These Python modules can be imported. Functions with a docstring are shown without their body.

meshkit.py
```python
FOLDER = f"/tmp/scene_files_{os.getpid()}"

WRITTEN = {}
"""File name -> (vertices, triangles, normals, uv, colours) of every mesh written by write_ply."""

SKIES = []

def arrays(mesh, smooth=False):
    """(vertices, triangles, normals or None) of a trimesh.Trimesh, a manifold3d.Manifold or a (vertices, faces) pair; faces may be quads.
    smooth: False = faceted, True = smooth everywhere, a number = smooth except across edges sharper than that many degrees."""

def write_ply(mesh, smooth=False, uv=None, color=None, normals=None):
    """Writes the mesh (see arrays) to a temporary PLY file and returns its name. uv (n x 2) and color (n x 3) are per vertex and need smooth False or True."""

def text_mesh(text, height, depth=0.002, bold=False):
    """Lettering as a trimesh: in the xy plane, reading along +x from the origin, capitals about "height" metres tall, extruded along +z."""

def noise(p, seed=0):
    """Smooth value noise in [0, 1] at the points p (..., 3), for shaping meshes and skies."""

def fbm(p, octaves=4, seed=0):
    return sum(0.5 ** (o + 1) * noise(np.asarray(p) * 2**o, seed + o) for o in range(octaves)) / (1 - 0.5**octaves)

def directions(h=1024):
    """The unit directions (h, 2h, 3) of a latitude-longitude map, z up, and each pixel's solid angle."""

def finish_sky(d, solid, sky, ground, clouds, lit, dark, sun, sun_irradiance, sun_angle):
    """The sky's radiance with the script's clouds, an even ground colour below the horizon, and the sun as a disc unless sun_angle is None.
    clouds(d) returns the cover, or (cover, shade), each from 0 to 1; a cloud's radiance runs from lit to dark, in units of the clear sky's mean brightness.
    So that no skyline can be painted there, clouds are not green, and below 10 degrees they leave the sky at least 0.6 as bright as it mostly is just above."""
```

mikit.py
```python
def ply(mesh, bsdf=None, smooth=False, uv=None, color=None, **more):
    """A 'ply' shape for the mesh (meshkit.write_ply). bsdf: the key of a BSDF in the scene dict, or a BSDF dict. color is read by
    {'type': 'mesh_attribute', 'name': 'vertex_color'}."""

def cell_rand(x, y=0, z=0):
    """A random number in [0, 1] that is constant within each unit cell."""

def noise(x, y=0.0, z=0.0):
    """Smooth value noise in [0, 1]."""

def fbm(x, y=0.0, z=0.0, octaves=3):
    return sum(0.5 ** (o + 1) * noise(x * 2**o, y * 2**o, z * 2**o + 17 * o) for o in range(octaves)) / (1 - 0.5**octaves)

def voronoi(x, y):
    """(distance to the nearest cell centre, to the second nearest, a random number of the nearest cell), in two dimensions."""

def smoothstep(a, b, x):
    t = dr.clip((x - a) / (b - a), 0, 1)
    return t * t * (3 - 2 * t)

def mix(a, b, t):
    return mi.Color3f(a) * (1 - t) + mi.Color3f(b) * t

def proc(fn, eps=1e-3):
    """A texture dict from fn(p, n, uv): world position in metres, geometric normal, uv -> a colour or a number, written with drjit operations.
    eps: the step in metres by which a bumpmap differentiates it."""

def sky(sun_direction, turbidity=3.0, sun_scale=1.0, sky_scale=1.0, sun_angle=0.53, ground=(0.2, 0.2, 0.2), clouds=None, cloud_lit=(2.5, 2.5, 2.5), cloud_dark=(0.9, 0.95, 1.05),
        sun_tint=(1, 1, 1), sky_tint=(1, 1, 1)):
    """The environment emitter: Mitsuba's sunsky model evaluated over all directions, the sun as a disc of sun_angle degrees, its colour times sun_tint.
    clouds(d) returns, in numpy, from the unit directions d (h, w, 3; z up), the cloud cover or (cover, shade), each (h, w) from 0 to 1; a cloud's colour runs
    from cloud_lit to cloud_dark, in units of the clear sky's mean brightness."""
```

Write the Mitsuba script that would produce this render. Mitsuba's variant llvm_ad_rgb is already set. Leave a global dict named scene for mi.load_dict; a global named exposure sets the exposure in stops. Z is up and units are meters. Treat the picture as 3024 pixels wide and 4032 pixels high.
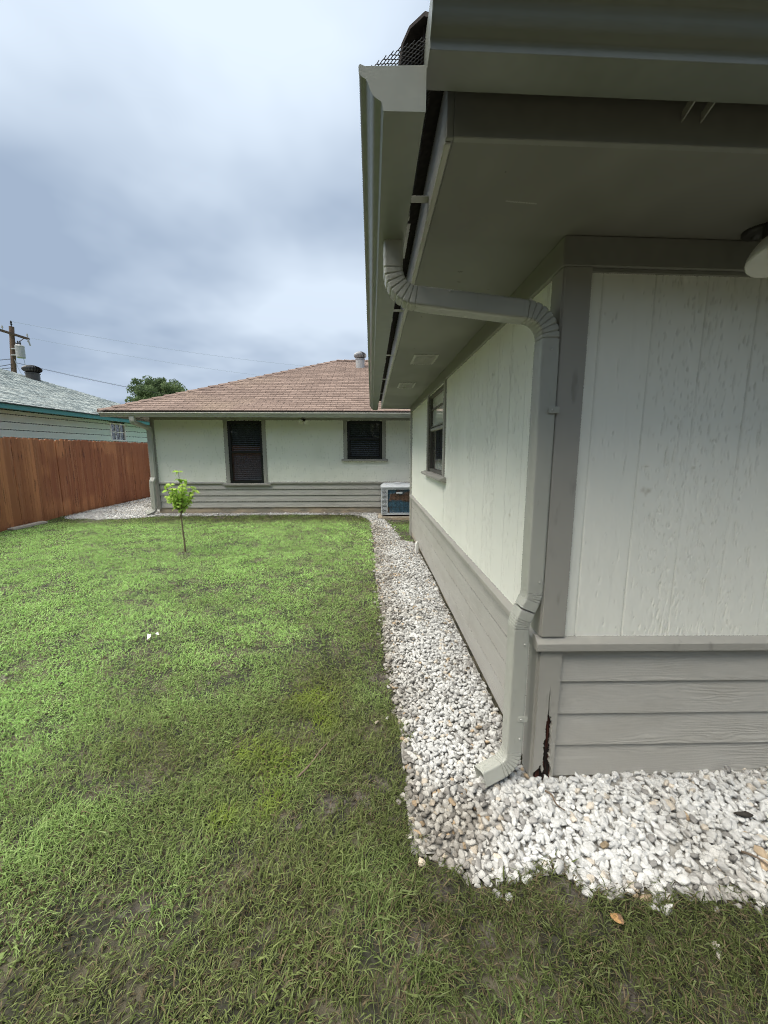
import math
import numpy as np
import trimesh
import drjit as dr
import mitsuba as mi
import mikit
import meshkit
from mikit import noise, fbm, voronoi, cell_rand, smoothstep, mix, proc
from shapely.geometry import Polygon, LineString, Point
from shapely.prepared import prep

T = mi.ScalarTransform4f
scene, labels = {}, {}
rng = np.random.default_rng(7)

# ------------------------------------------------------------------ camera, sky, exposure
YAW, PITCH = math.atan2(50, 1540), math.atan2(242, 1540)
CAM = (0.0, 0.0, 1.55)
fwd = (math.sin(YAW) * math.cos(PITCH), math.cos(YAW) * math.cos(PITCH), -math.sin(PITCH))
scene['camera'] = {
    'type': 'perspective', 'fov': 2 * math.degrees(math.atan(1512 / 1540)), 'fov_axis': 'x',
    'near_clip': 0.05, 'far_clip': 3000.0,
    'to_world': T().look_at(origin=list(CAM), target=[CAM[k] + fwd[k] for k in range(3)], up=[0, 0, 1]),
}


def clouds(d):
    """A closed deck of soft stratus: brighter towards the zenith, with broad darker rolls."""
    z = np.clip(d[..., 2], 0.0, 1)
    q = np.stack([d[..., 0] / (z + 0.22), d[..., 1] / (z + 0.22), np.zeros_like(z)], -1)
    big = meshkit.fbm(q * np.array([0.75, 1.0, 1]) + np.array([3.1, 7.7, 0]), 3, seed=11)
    roll = meshkit.fbm(q * np.array([0.5, 1.5, 1]) + np.array([9.3, 2.2, 4]), 4, seed=5)
    fine = meshkit.fbm(q * 4.2 + np.array([1.3, 5.1, 2]), 4, seed=23)
    n = 0.50 * big + 0.36 * roll + 0.14 * fine
    n = np.clip((n - 0.5) * 3.9 + 0.5, 0, 1)
    shade = 0.88 - 0.62 * z - 0.95 * (n - 0.5)
    return np.ones_like(z), np.clip(shade, 0, 1)


scene['sky'] = mikit.sky((-0.36, -0.22, 0.91), turbidity=3, sun_scale=0.49, sun_tint=(0.90, 1.0, 1.12), sun_angle=50, sky_scale=1.0, clouds=clouds,
                         cloud_lit=(1.00, 1.14, 1.30), cloud_dark=(0.455, 0.575, 0.755), ground=(0.1, 0.12, 0.07))
exposure = 3.2


# ------------------------------------------------------------------ helpers
def number(key):
    if key not in scene and key not in taken:
        taken.add(key)
        return key
    k = 1
    while f'{key}_{k:03d}' in scene or f'{key}_{k:03d}' in taken:
        k += 1
    key = f'{key}_{k:03d}'
    taken.add(key)
    return key


taken = set()


def thing(name, label, cat, group=None):
    key = number(name)
    labels[key] = {'label': label, 'category': cat}
    if group:
        labels[key]['group'] = group
    return key


def add(parent, name, mesh, mat, smooth=False, label=None, kind=None, **more):
    key = number(parent + '__' + name if parent else name)
    if key.startswith('house__'):  # the near house has settled a little towards its right
        mesh.vertices = np.array(mesh.vertices) - np.outer(0.012 * np.clip(mesh.vertices[:, 0] - 0.765, 0, None), [0, 0, 1])
    scene[key] = mikit.ply(mesh, mat, smooth=smooth, **more)
    if label or kind:
        labels[key] = {}
        if label:
            labels[key]['label'] = label
        if kind:
            labels[key]['kind'] = kind
    return key


def part(parent, name, shape, **more):
    key = number(parent + '__' + name)
    scene[key] = {**shape, **more}
    return key


def struct(name, mesh, mat, smooth=False, **more):
    key = number(name)
    scene[key] = mikit.ply(mesh, mat, smooth=smooth, **more)
    labels[key] = {'kind': 'structure'}
    return key


def box(x0, x1, y0, y1, z0, z1, b=0.0):
    if b <= 0:
        m = trimesh.creation.box((x1 - x0, y1 - y0, z1 - z0))
        m.apply_translation(((x0 + x1) / 2, (y0 + y1) / 2, (z0 + z1) / 2))
        return m
    pts = []
    lo, hi = np.array([x0, y0, z0]), np.array([x1, y1, z1])
    for s in np.ndindex(2, 2, 2):
        for k in range(3):
            p = np.where(s, hi - b, lo + b)
            p[k] = hi[k] if s[k] else lo[k]
            pts.append(p)
    return trimesh.convex.convex_hull(np.array(pts))


def cat(ms):
    return trimesh.util.concatenate(ms)


def prism(poly, axis, a, b):
    """Polygon in the two other axes (in order x<y<z), run from a to b along the axis."""
    if not isinstance(poly, Polygon):
        poly = Polygon(poly)
    m = trimesh.creation.extrude_polygon(poly, b - a, engine='earcut')
    u, v, w = m.vertices.T
    w = w + a
    if axis == 'x':
        m.vertices = np.stack([w, u, v], 1)
    elif axis == 'y':
        m.vertices = np.stack([u, w, v], 1)
        m.invert()
    else:
        m.vertices = np.stack([u, v, w], 1)
    return m


def rounded(pts, r=0.002, q=2):
    p = Polygon(pts)
    return p.buffer(-r, quad_segs=q).buffer(r, quad_segs=q)


def tube(path, radius, n=8, caps=True):
    path = np.asarray(path, float)
    radius = np.broadcast_to(radius, len(path))
    tg = np.gradient(path, axis=0)
    tg /= np.linalg.norm(tg, axis=1, keepdims=True)
    ref = np.array([0.0, 0, 1]) if abs(tg[0][2]) < 0.9 else np.array([1.0, 0, 0])
    vs = []
    for p, t, r in zip(path, tg, radius):
        u = ref - t * (ref @ t)
        u /= np.linalg.norm(u)
        ref = u
        v = np.cross(t, u)
        a = np.arange(n) * 2 * np.pi / n
        vs.append(p + r * (np.cos(a)[:, None] * u + np.sin(a)[:, None] * v))
    V = np.vstack(vs)
    F = []
    for k in range(len(path) - 1):
        for i in range(n):
            j = (i + 1) % n
            F += [[k * n + i, k * n + j, (k + 1) * n + j], [k * n + i, (k + 1) * n + j, (k + 1) * n + i]]
    if caps:
        c0, c1 = len(V), len(V) + 1
        V = np.vstack([V, path[:1], path[-1:]])
        o = (len(path) - 1) * n
        for i in range(n):
            j = (i + 1) % n
            F += [[c0, j, i], [c1, o + i, o + j]]
    return trimesh.Trimesh(V, np.array(F), process=False)


def lathe(profile, n=24, center=(0, 0, 0)):
    """Profile [(r, z)...] turned about z, open or closed on the axis."""
    prof = np.asarray(profile, float)
    a = np.arange(n) * 2 * np.pi / n
    V = np.concatenate([np.stack([r * np.cos(a), r * np.sin(a), np.full(n, z)], 1) for r, z in prof])
    F = []
    for k in range(len(prof) - 1):
        for i in range(n):
            j = (i + 1) % n
            F += [[k * n + i, k * n + j, (k + 1) * n + j], [k * n + i, (k + 1) * n + j, (k + 1) * n + i]]
    return trimesh.Trimesh(V + np.asarray(center), np.array(F), process=False)


# ------------------------------------------------------------------ materials
def rgb(c):
    return {'type': 'rgb', 'value': list(c)}


def principled(name, color, rough=0.6, bump=None, scale=1.0, spec=0.4, eps=1e-3, metallic=0.0, two=True):
    b = {'type': 'principled', 'base_color': color if isinstance(color, dict) else rgb(color), 'roughness': rough, 'specular': spec}
    if metallic:
        b['metallic'] = metallic
    if bump is not None:
        b = {'type': 'bumpmap', 'arbitrary': proc(bump, eps), 'scale': scale, 'nested': b} if False else {'type': 'bumpmap', 'tex': proc(bump, eps), 'scale': scale, 'nested': b}
    scene[name] = {'type': 'twosided', 'nested': b} if two else b
    return name


def painted(base, dirt=(0.30, 0.28, 0.22), amount=0.25, f=3.0):
    base = tuple(base)

    def fn(p, n, uv):
        a = fbm(p.x * f, p.y * f, p.z * f, 4)
        s = smoothstep(0.52, 0.8, a) * amount
        t = noise(p.x * 41, p.y * 41, p.z * 17) * 0.08 + 0.96
        return mix(base, tuple(x * y * 1.6 for x, y in zip(base, (0.75, 0.72, 0.62))), s) * t
    return proc(fn)


WHITE = (0.79, 0.795, 0.73)
TRIM = (0.310, 0.302, 0.274)
METAL = (0.365, 0.372, 0.335)


def t111_height(p, n, uv):
    """Rough-sawn plywood siding: shallow vertical grooves 203 mm apart, torn-grain gouges, roller stipple."""
    u = dr.select(dr.abs(n.x) > dr.abs(n.y), p.y + 0.06, p.x - 0.02)
    g = dr.abs(u / 0.2135 - dr.floor(u / 0.2135) - 0.5) * 0.2135
    groove = -0.0022 * (1 - smoothstep(0.002, 0.007, g))
    lean = u + 0.012 * noise(p.z * 1.7, u * 2.0)
    d1, d2, r = voronoi(lean * 58, p.z * 11)
    zone = smoothstep(0.40, 0.62, fbm(u * 5.2, p.z * 1.1, 3.0, 3))
    gouge = -0.0030 * (1 - smoothstep(0.05, 0.26, d1)) * smoothstep(0.50, 0.62, r) * zone
    d3, d4, r2 = voronoi(lean * 120 + 7.3, p.z * 16 + 2.0)
    fine = -0.0013 * (1 - smoothstep(0.05, 0.3, d3)) * smoothstep(0.55, 0.7, r2) * (0.25 + 0.75 * zone)
    grain = 0.0008 * fbm(u * 90, p.z * 7, 1.0, 2)
    stipple = 0.0010 * noise(u * 190, p.z * 150) * smoothstep(1.9, 0.7, p.z)
    return groove + gouge + fine + grain + stipple


def white_paint(p, n, uv):
    u = dr.select(dr.abs(n.x) > dr.abs(n.y), p.y, p.x)
    a = fbm(u * 2.2, p.z * 1.1, 5.0, 4)
    base = mix(WHITE, (0.68, 0.69, 0.625), smoothstep(0.5, 0.85, a) * 0.6)
    d1, d2, r = voronoi(u * 5.0 + 0.7, p.z * 4.0 + 0.35)
    scuff = (1 - smoothstep(0.02, 0.10, d1)) * smoothstep(0.90, 0.93, r) * smoothstep(0.35, 0.6, noise(u * 120, p.z * 60))
    return mix(base, (0.42, 0.38, 0.29), scuff * 0.8)


def stucco_height(p, n, uv):
    u = dr.select(dr.abs(n.x) > dr.abs(n.y), p.y, p.x)
    g = dr.abs(u / 0.2135 - dr.floor(u / 0.2135) - 0.5) * 0.2135
    return -0.0015 * (1 - smoothstep(0.002, 0.007, g)) + 0.003 * fbm(u * 45, p.z * 22, 1.0, 3)


def stipple_height(p, n, uv):
    u = dr.select(dr.abs(n.x) > dr.abs(n.y), p.y, p.x)
    return 0.0007 * fbm(u * 150, p.z * 110, 1.0, 2) * smoothstep(2.1, 0.8, p.z) + 0.0005 * fbm(u * 130, p.z * 12, 3.0, 2)


def stucco_paint(p, n, uv):
    u = dr.select(dr.abs(n.x) > dr.abs(n.y), p.y, p.x)
    a = fbm(u * 1.6, p.z * 1.3, 5.0, 3)
    c = mix(WHITE, (0.68, 0.69, 0.625), smoothstep(0.45, 0.85, a) * 0.6)
    return mix(c, (0.50, 0.52, 0.46), smoothstep(0.66, 0.78, fbm(u * 38, p.z * 16, 2.0, 3)) * 0.35)


def board_grain(p, n, uv):
    """Embossed cedar grain on lap siding, running along the board."""
    u = dr.select(dr.abs(n.x) > dr.abs(n.y), p.y, p.x)
    w = p.z * 75 + 5.5 * fbm(u * 2.3, p.z * 13, 3.0, 3) + 1.4 * noise(u * 9, p.z * 40)
    line = dr.abs(w - dr.floor(w) - 0.5) * 2
    amp = 0.35 + 0.65 * smoothstep(0.35, 0.7, noise(u * 3.1 + 4, p.z * 12))
    return 0.0013 * smoothstep(0.15, 0.9, line) * amp + 0.0004 * noise(u * 240, p.z * 240)


def trim_color(p, n, uv):
    a = fbm(p.x * 6, p.y * 6, p.z * 2.5, 4)
    c = mix(TRIM, (0.36, 0.348, 0.31), smoothstep(0.5, 0.8, a) * 0.7)
    b = fbm(p.x * 22 + 3, p.y * 22, p.z * 5, 4)
    return mix(c, (0.12, 0.118, 0.105), smoothstep(0.62, 0.80, b) * 0.5)


def trim_bump(p, n, uv):
    return 0.0012 * fbm(p.x * 45, p.y * 45, p.z * 9, 3) + 0.0005 * noise(p.x * 160, p.y * 160, p.z * 60)


def metal_color(p, n, uv):
    a = fbm(p.x * 5, p.y * 5, p.z * 2.2, 4)
    c = mix(METAL, (0.42, 0.42, 0.37), smoothstep(0.45, 0.8, a) * 0.6)
    s = fbm(p.x * 70, p.y * 70, p.z * 9, 3)
    c = mix(c, (0.20, 0.195, 0.165), smoothstep(0.66, 0.78, s) * 0.15)
    d1, d2, r = voronoi(p.x * 26 + p.z * 9, p.y * 26 + p.z * 19)
    return mix(c, (0.40, 0.39, 0.35), (1 - smoothstep(0.05, 0.16, d1)) * smoothstep(0.93, 0.96, r) * 0.6)


def metal_bump(p, n, uv):
    return 0.0016 * fbm(p.x * 5, p.y * 5, p.z * 5, 2) + 0.00012 * noise(p.x * 300, p.y * 300, p.z * 300)


def soffit_color(p, n, uv):
    a = fbm(p.x * 2.2, p.y * 1.4, 1.0, 4)
    c = mix((0.190, 0.187, 0.164), (0.235, 0.230, 0.202), smoothstep(0.4, 0.75, a))
    s = mi.Float(0)
    for (x, y, rx, ry) in ((0.413, 1.93, 0.016, 0.007), (0.43, 2.04, 0.012, 0.006), (0.60, 2.12, 0.008, 0.005), (0.315, 2.55, 0.006, 0.006), (0.35, 3.3, 0.008, 0.006), (0.40, 1.28, 0.004, 0.004)):
        q = dr.square((p.x - x) / rx) + dr.square((p.y - y) / ry)
        s = dr.maximum(s, 1 - smoothstep(0.5, 1.2, q + 0.5 * noise(p.x * 200, p.y * 200)))
    c = mix(c, (0.07, 0.065, 0.05), s * 0.85)
    q = dr.abs(p.y - 1.425 - 0.10 * (p.x - 0.55)) + 0.02 * smoothstep(0.05, 0.075, dr.abs(p.x - 0.50))
    return mix(c, (0.38, 0.37, 0.33), (1 - smoothstep(0.001, 0.005, q)) * 0.7)


def soffit_bump(p, n, uv):
    return 0.003 * fbm(p.x * 2.5, p.y * 2.5, 1.0, 2) + 0.0004 * noise(p.x * 120, p.y * 30)


principled('white_siding', proc(white_paint), 0.55, t111_height, 1.0, eps=1.2e-3)
principled('stucco_white', proc(stucco_paint), 0.6, stucco_height, 1.0, eps=2e-3)
principled('rough_white', {'type': 'mesh_attribute', 'name': 'vertex_color'}, 0.55, stipple_height, 1.0, eps=1.2e-3)
principled('trim_paint', proc(trim_color), 0.55, trim_bump, 1.0, eps=1e-3)


def board_color(p, n, uv):
    u = dr.select(dr.abs(n.x) > dr.abs(n.y), p.y, p.x)
    g = board_grain(p, n, uv) / 0.0026
    a = fbm(u * 3.0, p.z * 9, 2.0, 4)
    c = mix((0.415, 0.405, 0.375), (0.365, 0.352, 0.318), smoothstep(0.4, 0.8, a) * 0.6)
    return mix(c, (0.52, 0.51, 0.475), smoothstep(0.72, 0.82, fbm(u * 2.1 + 5, p.z * 40, 6.0, 3)) * 0.3) * (0.89 + 0.12 * dr.clip(g * 1.8, 0, 1))


principled('eave_paint', painted((0.235, 0.235, 0.212), amount=0.15), 0.55, trim_bump, 1.0)
principled('board_paint', proc(board_color), 0.5, board_grain, 1.0, eps=8e-4)
principled('gutter_metal', proc(metal_color), 0.38, metal_bump, 1.0, spec=0.5)
principled('gutter_dark', painted((0.175, 0.188, 0.160), amount=0.3), 0.36, metal_bump, 1.0, spec=0.5)
principled('soffit_paint', proc(soffit_color), 0.6, soffit_bump, 1.0)
principled('bright_edge', (0.40, 0.39, 0.35), 0.5)
principled('dark_void', (0.012, 0.012, 0.011), 0.9)
principled('black_vinyl', (0.012, 0.013, 0.014), 0.35)
principled('bronze', (0.10, 0.094, 0.082), 0.45)
principled('screw_metal', (0.42, 0.42, 0.40), 0.3, spec=0.7)
principled('white_plastic', (0.78, 0.78, 0.76), 0.4)
principled('lamp_glass', (0.68, 0.69, 0.62), 0.18, spec=0.6)
principled('blind', (0.10, 0.118, 0.140), 0.6)
principled('added_fence', (0.050, 0.047, 0.042), 0.9)  # for the added back fence, dark to keep its pane reflection neutral
principled('blocker_core', (0.025, 0.045, 0.018), 0.9)
principled('room_dark', (0.045, 0.046, 0.048), 0.9)
principled('shade_cloth', (0.80, 0.82, 0.78), 0.7)
principled('curtain', (0.055, 0.055, 0.058), 0.9)
principled('wire', (0.03, 0.032, 0.036), 0.7)
principled('far_wire', (0.36, 0.41, 0.48), 0.7)
principled('old_shingle', proc(lambda p, n, uv: mix((0.018, 0.015, 0.015), (0.045, 0.037, 0.035), noise(p.x * 90, p.y * 90, p.z * 90))), 0.95)
principled('galvanised', painted((0.34, 0.34, 0.345), amount=0.3, f=9), 0.35, spec=0.6)
principled('dark_metal', (0.035, 0.033, 0.03), 0.35, spec=0.6)
scene['pane_glass'] = {'type': 'thindielectric', 'int_ior': 1.5}


def concrete(p, n, uv):
    a = fbm(p.x * 3, p.y * 3, p.z * 9, 4)
    c = mix((0.25, 0.225, 0.185), (0.40, 0.325, 0.235), smoothstep(0.35, 0.7, a))
    return mix(c, (0.13, 0.115, 0.09), smoothstep(0.55, 0.8, fbm(p.x * 11, p.y * 11, p.z * 20, 3)) * 0.6)


principled('concrete', proc(concrete), 0.9, lambda p, n, uv: 0.003 * fbm(p.x * 30, p.y * 30, p.z * 30, 3), 1.0)


def rot(p, n, uv):
    a = fbm(p.x * 140, p.y * 140, p.z * 9, 3)
    return mix((0.010, 0.007, 0.006), (0.085, 0.024, 0.015), smoothstep(0.45, 0.7, a))


principled('rotten_wood', proc(rot), 0.9, lambda p, n, uv: 0.006 * fbm(p.x * 120, p.y * 120, p.z * 8, 3), 1.0)

TAB, CZ = 0.305, 0.0601


def shingle_color(p, n, uv):
    c = dr.floor((p.z - 2.40 + 0.004) / CZ)
    t = dr.floor(p.x / TAB + 0.5 * (c - 2 * dr.floor(c / 2)) + 40)
    r = cell_rand(t, c, 3)
    base = mix((0.150, 0.108, 0.090), (0.210, 0.154, 0.129), r)
    g = noise(p.x * 140, p.y * 140, p.z * 140)
    blot = fbm(p.x * 0.9, p.y * 0.9, 2.0, 3)
    return mix(base, (0.24, 0.185, 0.14), smoothstep(0.5, 0.75, blot) * 0.5) * (0.75 + 0.5 * g)


principled('brown_shingle', proc(shingle_color), 0.9, lambda p, n, uv: 0.002 * noise(p.x * 220, p.y * 220, p.z * 220), 1.0)


def grey_shingle(p, n, uv):
    c = dr.floor((p.z - 2.70) / 0.05)
    a = fbm(p.y * 2.2 + c * 3.7, c * 0.9, 1.0, 3)
    base = mix((0.20, 0.235, 0.235), (0.33, 0.36, 0.345), smoothstep(0.3, 0.7, a))
    return mix(base, (0.12, 0.125, 0.115), smoothstep(0.6, 0.8, fbm(p.y * 7, p.z * 30, c, 3)) * 0.5) * (0.8 + 0.4 * noise(p.x * 60, p.y * 60, p.z * 60))


principled('grey_shingle', proc(grey_shingle), 0.9)
principled('teal_paint', painted((0.06, 0.27, 0.27), amount=0.2), 0.5)
principled('mint_paint', painted((0.60, 0.73, 0.67), amount=0.25), 0.6)


def cedar(p, n, uv):
    t = dr.floor(p.y / 0.1455)
    r, r2 = cell_rand(t, 5, 2), cell_rand(t, 9, 4)
    g = fbm(p.y * 55 + 13 * r, p.z * 1.6, r * 9, 3)
    base = mix((0.305, 0.112, 0.048), (0.450, 0.185, 0.080), smoothstep(0.25, 0.75, 0.55 * r + 0.45 * g))
    wet = smoothstep(0.47, 0.60, fbm(p.y * 0.55 + 0.3, p.z * 0.9 + 2, 3.0, 3) + 0.07 * (p.y - 9.5) + 0.10 * (r2 - 0.5))
    base = mix(base, (0.225, 0.068, 0.033), wet * 0.7)
    streak = smoothstep(0.62, 0.78, fbm(p.y * 30 + 5 * r2, p.z * 0.9 + 3 * r, 8.0, 3))
    base = mix(base, (0.36, 0.165, 0.085), streak * 0.6)
    return mix(base, (0.09, 0.032, 0.02), smoothstep(0.66, 0.8, fbm(p.y * 24, p.z * 3.5, r * 5, 3)) * 0.7)


principled('cedar_stain', proc(cedar), 0.7, lambda p, n, uv: 0.0015 * fbm(p.y * 80, p.z * 3, 1.0, 3), 1.0)


def grey_wood_fn(p, n, uv):
    return mix((0.22, 0.19, 0.15), (0.36, 0.33, 0.29), fbm(p.x * 40, p.y * 4, p.z * 40, 3))


principled('grey_wood', proc(grey_wood_fn), 0.85)


def pole_fn(p, n, uv):
    return mix((0.07, 0.045, 0.035), (0.17, 0.115, 0.085), fbm(p.x * 22, p.y * 22, p.z * 1.1, 3))


principled('pole_wood', proc(pole_fn), 0.9)


def soil(p, n, uv):
    a = fbm(p.x * 6, p.y * 6, 1.0, 4)
    c = mix((0.022, 0.022, 0.013), (0.070, 0.062, 0.040), smoothstep(0.35, 0.7, fbm(p.x * 14, p.y * 14, 7.0, 3)))
    m = mi.Float(0)
    for (x, y, r) in MUD:
        d = dr.sqrt(dr.square(p.x - x) + dr.square((p.y - y) * 1.3))
        m = dr.maximum(m, 1 - smoothstep(r * 0.6, r * 1.3, d + 0.06 * (noise(p.x * 30, p.y * 30) - 0.5)))
    c = mix(c, mix((0.030, 0.026, 0.021), (0.100, 0.088, 0.074), smoothstep(0.3, 0.7, fbm(p.x * 22, p.y * 22, 4.0, 3))), m)
    far = smoothstep(9, 20, dr.sqrt(dr.square(p.x) + dr.square(p.y)))
    return mix(c, (0.075, 0.12, 0.04), far)


MUD = [(-2.87, 5.9, .13), (-1.28, 1.98, .06), (-0.21, 1.54, .07), (-0.37, 1.45, .06), (-0.81, 1.15, .05), (-0.05, 1.54, .06), (-2.54, 2.57, .10), (0.05, 2.5, .08),
       (0.15, 1.04, .06), (0.36, 1.04, .05), (0.23, 1.18, .05), (0.75, 0.87, .05), (0.70, 1.14, .05), (0.02, 1.62, .05), (0.45, 7.5, .35), (0.62, 7.1, .25), (0.40, 8.0, .2), (0.60, 8.75, .35), (-6.2, 8.75, .3), (-3.5, 9.05, .2)]
principled('soil', proc(soil), 0.75, lambda p, n, uv: 0.012 * fbm(p.x * 30, p.y * 30, 1.0, 3), 1.0)
principled('gravel_bed', proc(lambda p, n, uv: mix((0.20, 0.195, 0.18), (0.34, 0.33, 0.31), noise(p.x * 90, p.y * 90))), 0.95)


def stone_fn():
    return {'type': 'mesh_attribute', 'name': 'vertex_color'}


principled('stone', stone_fn(), 0.75, lambda p, n, uv: 0.0016 * fbm(p.x * 130, p.y * 130, p.z * 130, 3), 1.0, eps=8e-4)
scene['blade'] = {'type': 'principledthin', 'base_color': {'type': 'mesh_attribute', 'name': 'vertex_color'}, 'roughness': 0.5, 'diff_trans': 0.7, 'eta': 1.35}
scene['leaf_bright'] = {'type': 'principledthin', 'base_color': rgb((0.52, 0.68, 0.18)), 'roughness': 0.4, 'diff_trans': 0.9, 'eta': 1.4}
scene['leaf_mid'] = {'type': 'principledthin', 'base_color': rgb((0.38, 0.56, 0.11)), 'roughness': 0.4, 'diff_trans': 0.8, 'eta': 1.4}
scene['leaf_tree'] = {'type': 'principledthin', 'base_color': {'type': 'mesh_attribute', 'name': 'vertex_color'}, 'roughness': 0.5, 'diff_trans': 0.6, 'eta': 1.4}
principled('bark', proc(lambda p, n, uv: mix((0.09, 0.065, 0.045), (0.19, 0.145, 0.11), fbm(p.x * 60, p.y * 60, p.z * 20, 3))), 0.9)


# ------------------------------------------------------------------ ground
def ground_z(x, y):
    p = np.stack([np.asarray(x, float), np.asarray(y, float), np.zeros_like(np.asarray(x, float))], -1)
    b = 0.030 * (meshkit.fbm(p * 1.3, 3, seed=3) - 0.5) * np.clip(1.2 - np.hypot(p[..., 0], p[..., 1]) / 40, 0, 1)
    dip = -0.075 * np.exp(-((p[..., 0] - 0.9) ** 2 / 0.7 + (p[..., 1] - 7.4) ** 2 / 1.6))
    up = 0.03 * np.clip((p[..., 1] - 8.6) / 0.6, 0, 1)
    return b + dip + up - 0.01


def sheet(xs, ys, zf):
    X, Y = np.meshgrid(xs, ys, indexing='ij')
    V = np.stack([X.ravel(), Y.ravel(), zf(X, Y).ravel()], 1)
    i = np.arange(len(xs) * len(ys)).reshape(len(xs), len(ys))
    a, b, c, d = i[:-1, :-1].ravel(), i[1:, :-1].ravel(), i[1:, 1:].ravel(), i[:-1, 1:].ravel()
    return trimesh.Trimesh(V, np.vstack([np.stack([a, b, c], 1), np.stack([a, c, d], 1)]), process=False)


xs = np.unique(np.concatenate([[-900, -300, -120, -60, -30, -16, -10], np.arange(-8, 4.01, 0.12), [6, 10, 20, 50, 120, 300, 900]]))
ys = np.unique(np.concatenate([[-900, -300, -100, -40, -15, -6], np.arange(-2, 11.01, 0.12), [13, 16, 20, 30, 50, 100, 250, 500, 1200]]))
struct('ground', sheet(xs, ys, ground_z), 'soil', smooth=True)

# gravel: a strip round the near house, along the far house, and a wedge by the fence
EDGE = [(-0.03, 8.62), (0.02, 7.6), (0.04, 6.3), (0.06, 5.4), (0.06, 4.6), (0.10, 3.5), (0.10, 2.9), (0.135, 2.3), (0.16, 1.9), (0.165, 1.65), (0.15, 1.46), (0.155, 1.32), (0.27, 1.245), (0.40, 1.165),
        (0.50, 1.205), (0.68, 1.215), (0.80, 1.14), (0.97, 1.12), (1.22, 1.105), (1.36, 1.07), (2.0, 1.05), (3.4, 1.05)]
strip = Polygon(EDGE + [(3.4, 1.66), (0.74, 1.66), (0.74, 6.7), (0.52, 6.85), (0.49, 7.5), (0.40, 8.2), (0.22, 9.15), (0.2, 9.52), (-5.2, 9.52), (-5.2, 13.6), (-7.36, 13.6), (-7.22, 10.7), (-7.12, 9.2), (-6.95, 8.98), (-6.1, 8.9), (-5.3, 9.0), (-5.0, 9.18),
                         (-2.2, 9.30), (-0.9, 9.36), (-0.34, 9.22), (-0.12, 8.95)])
strip_p = prep(strip)


def inside(poly, x, y):
    from shapely import contains_xy
    return contains_xy(poly, x, y)


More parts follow.
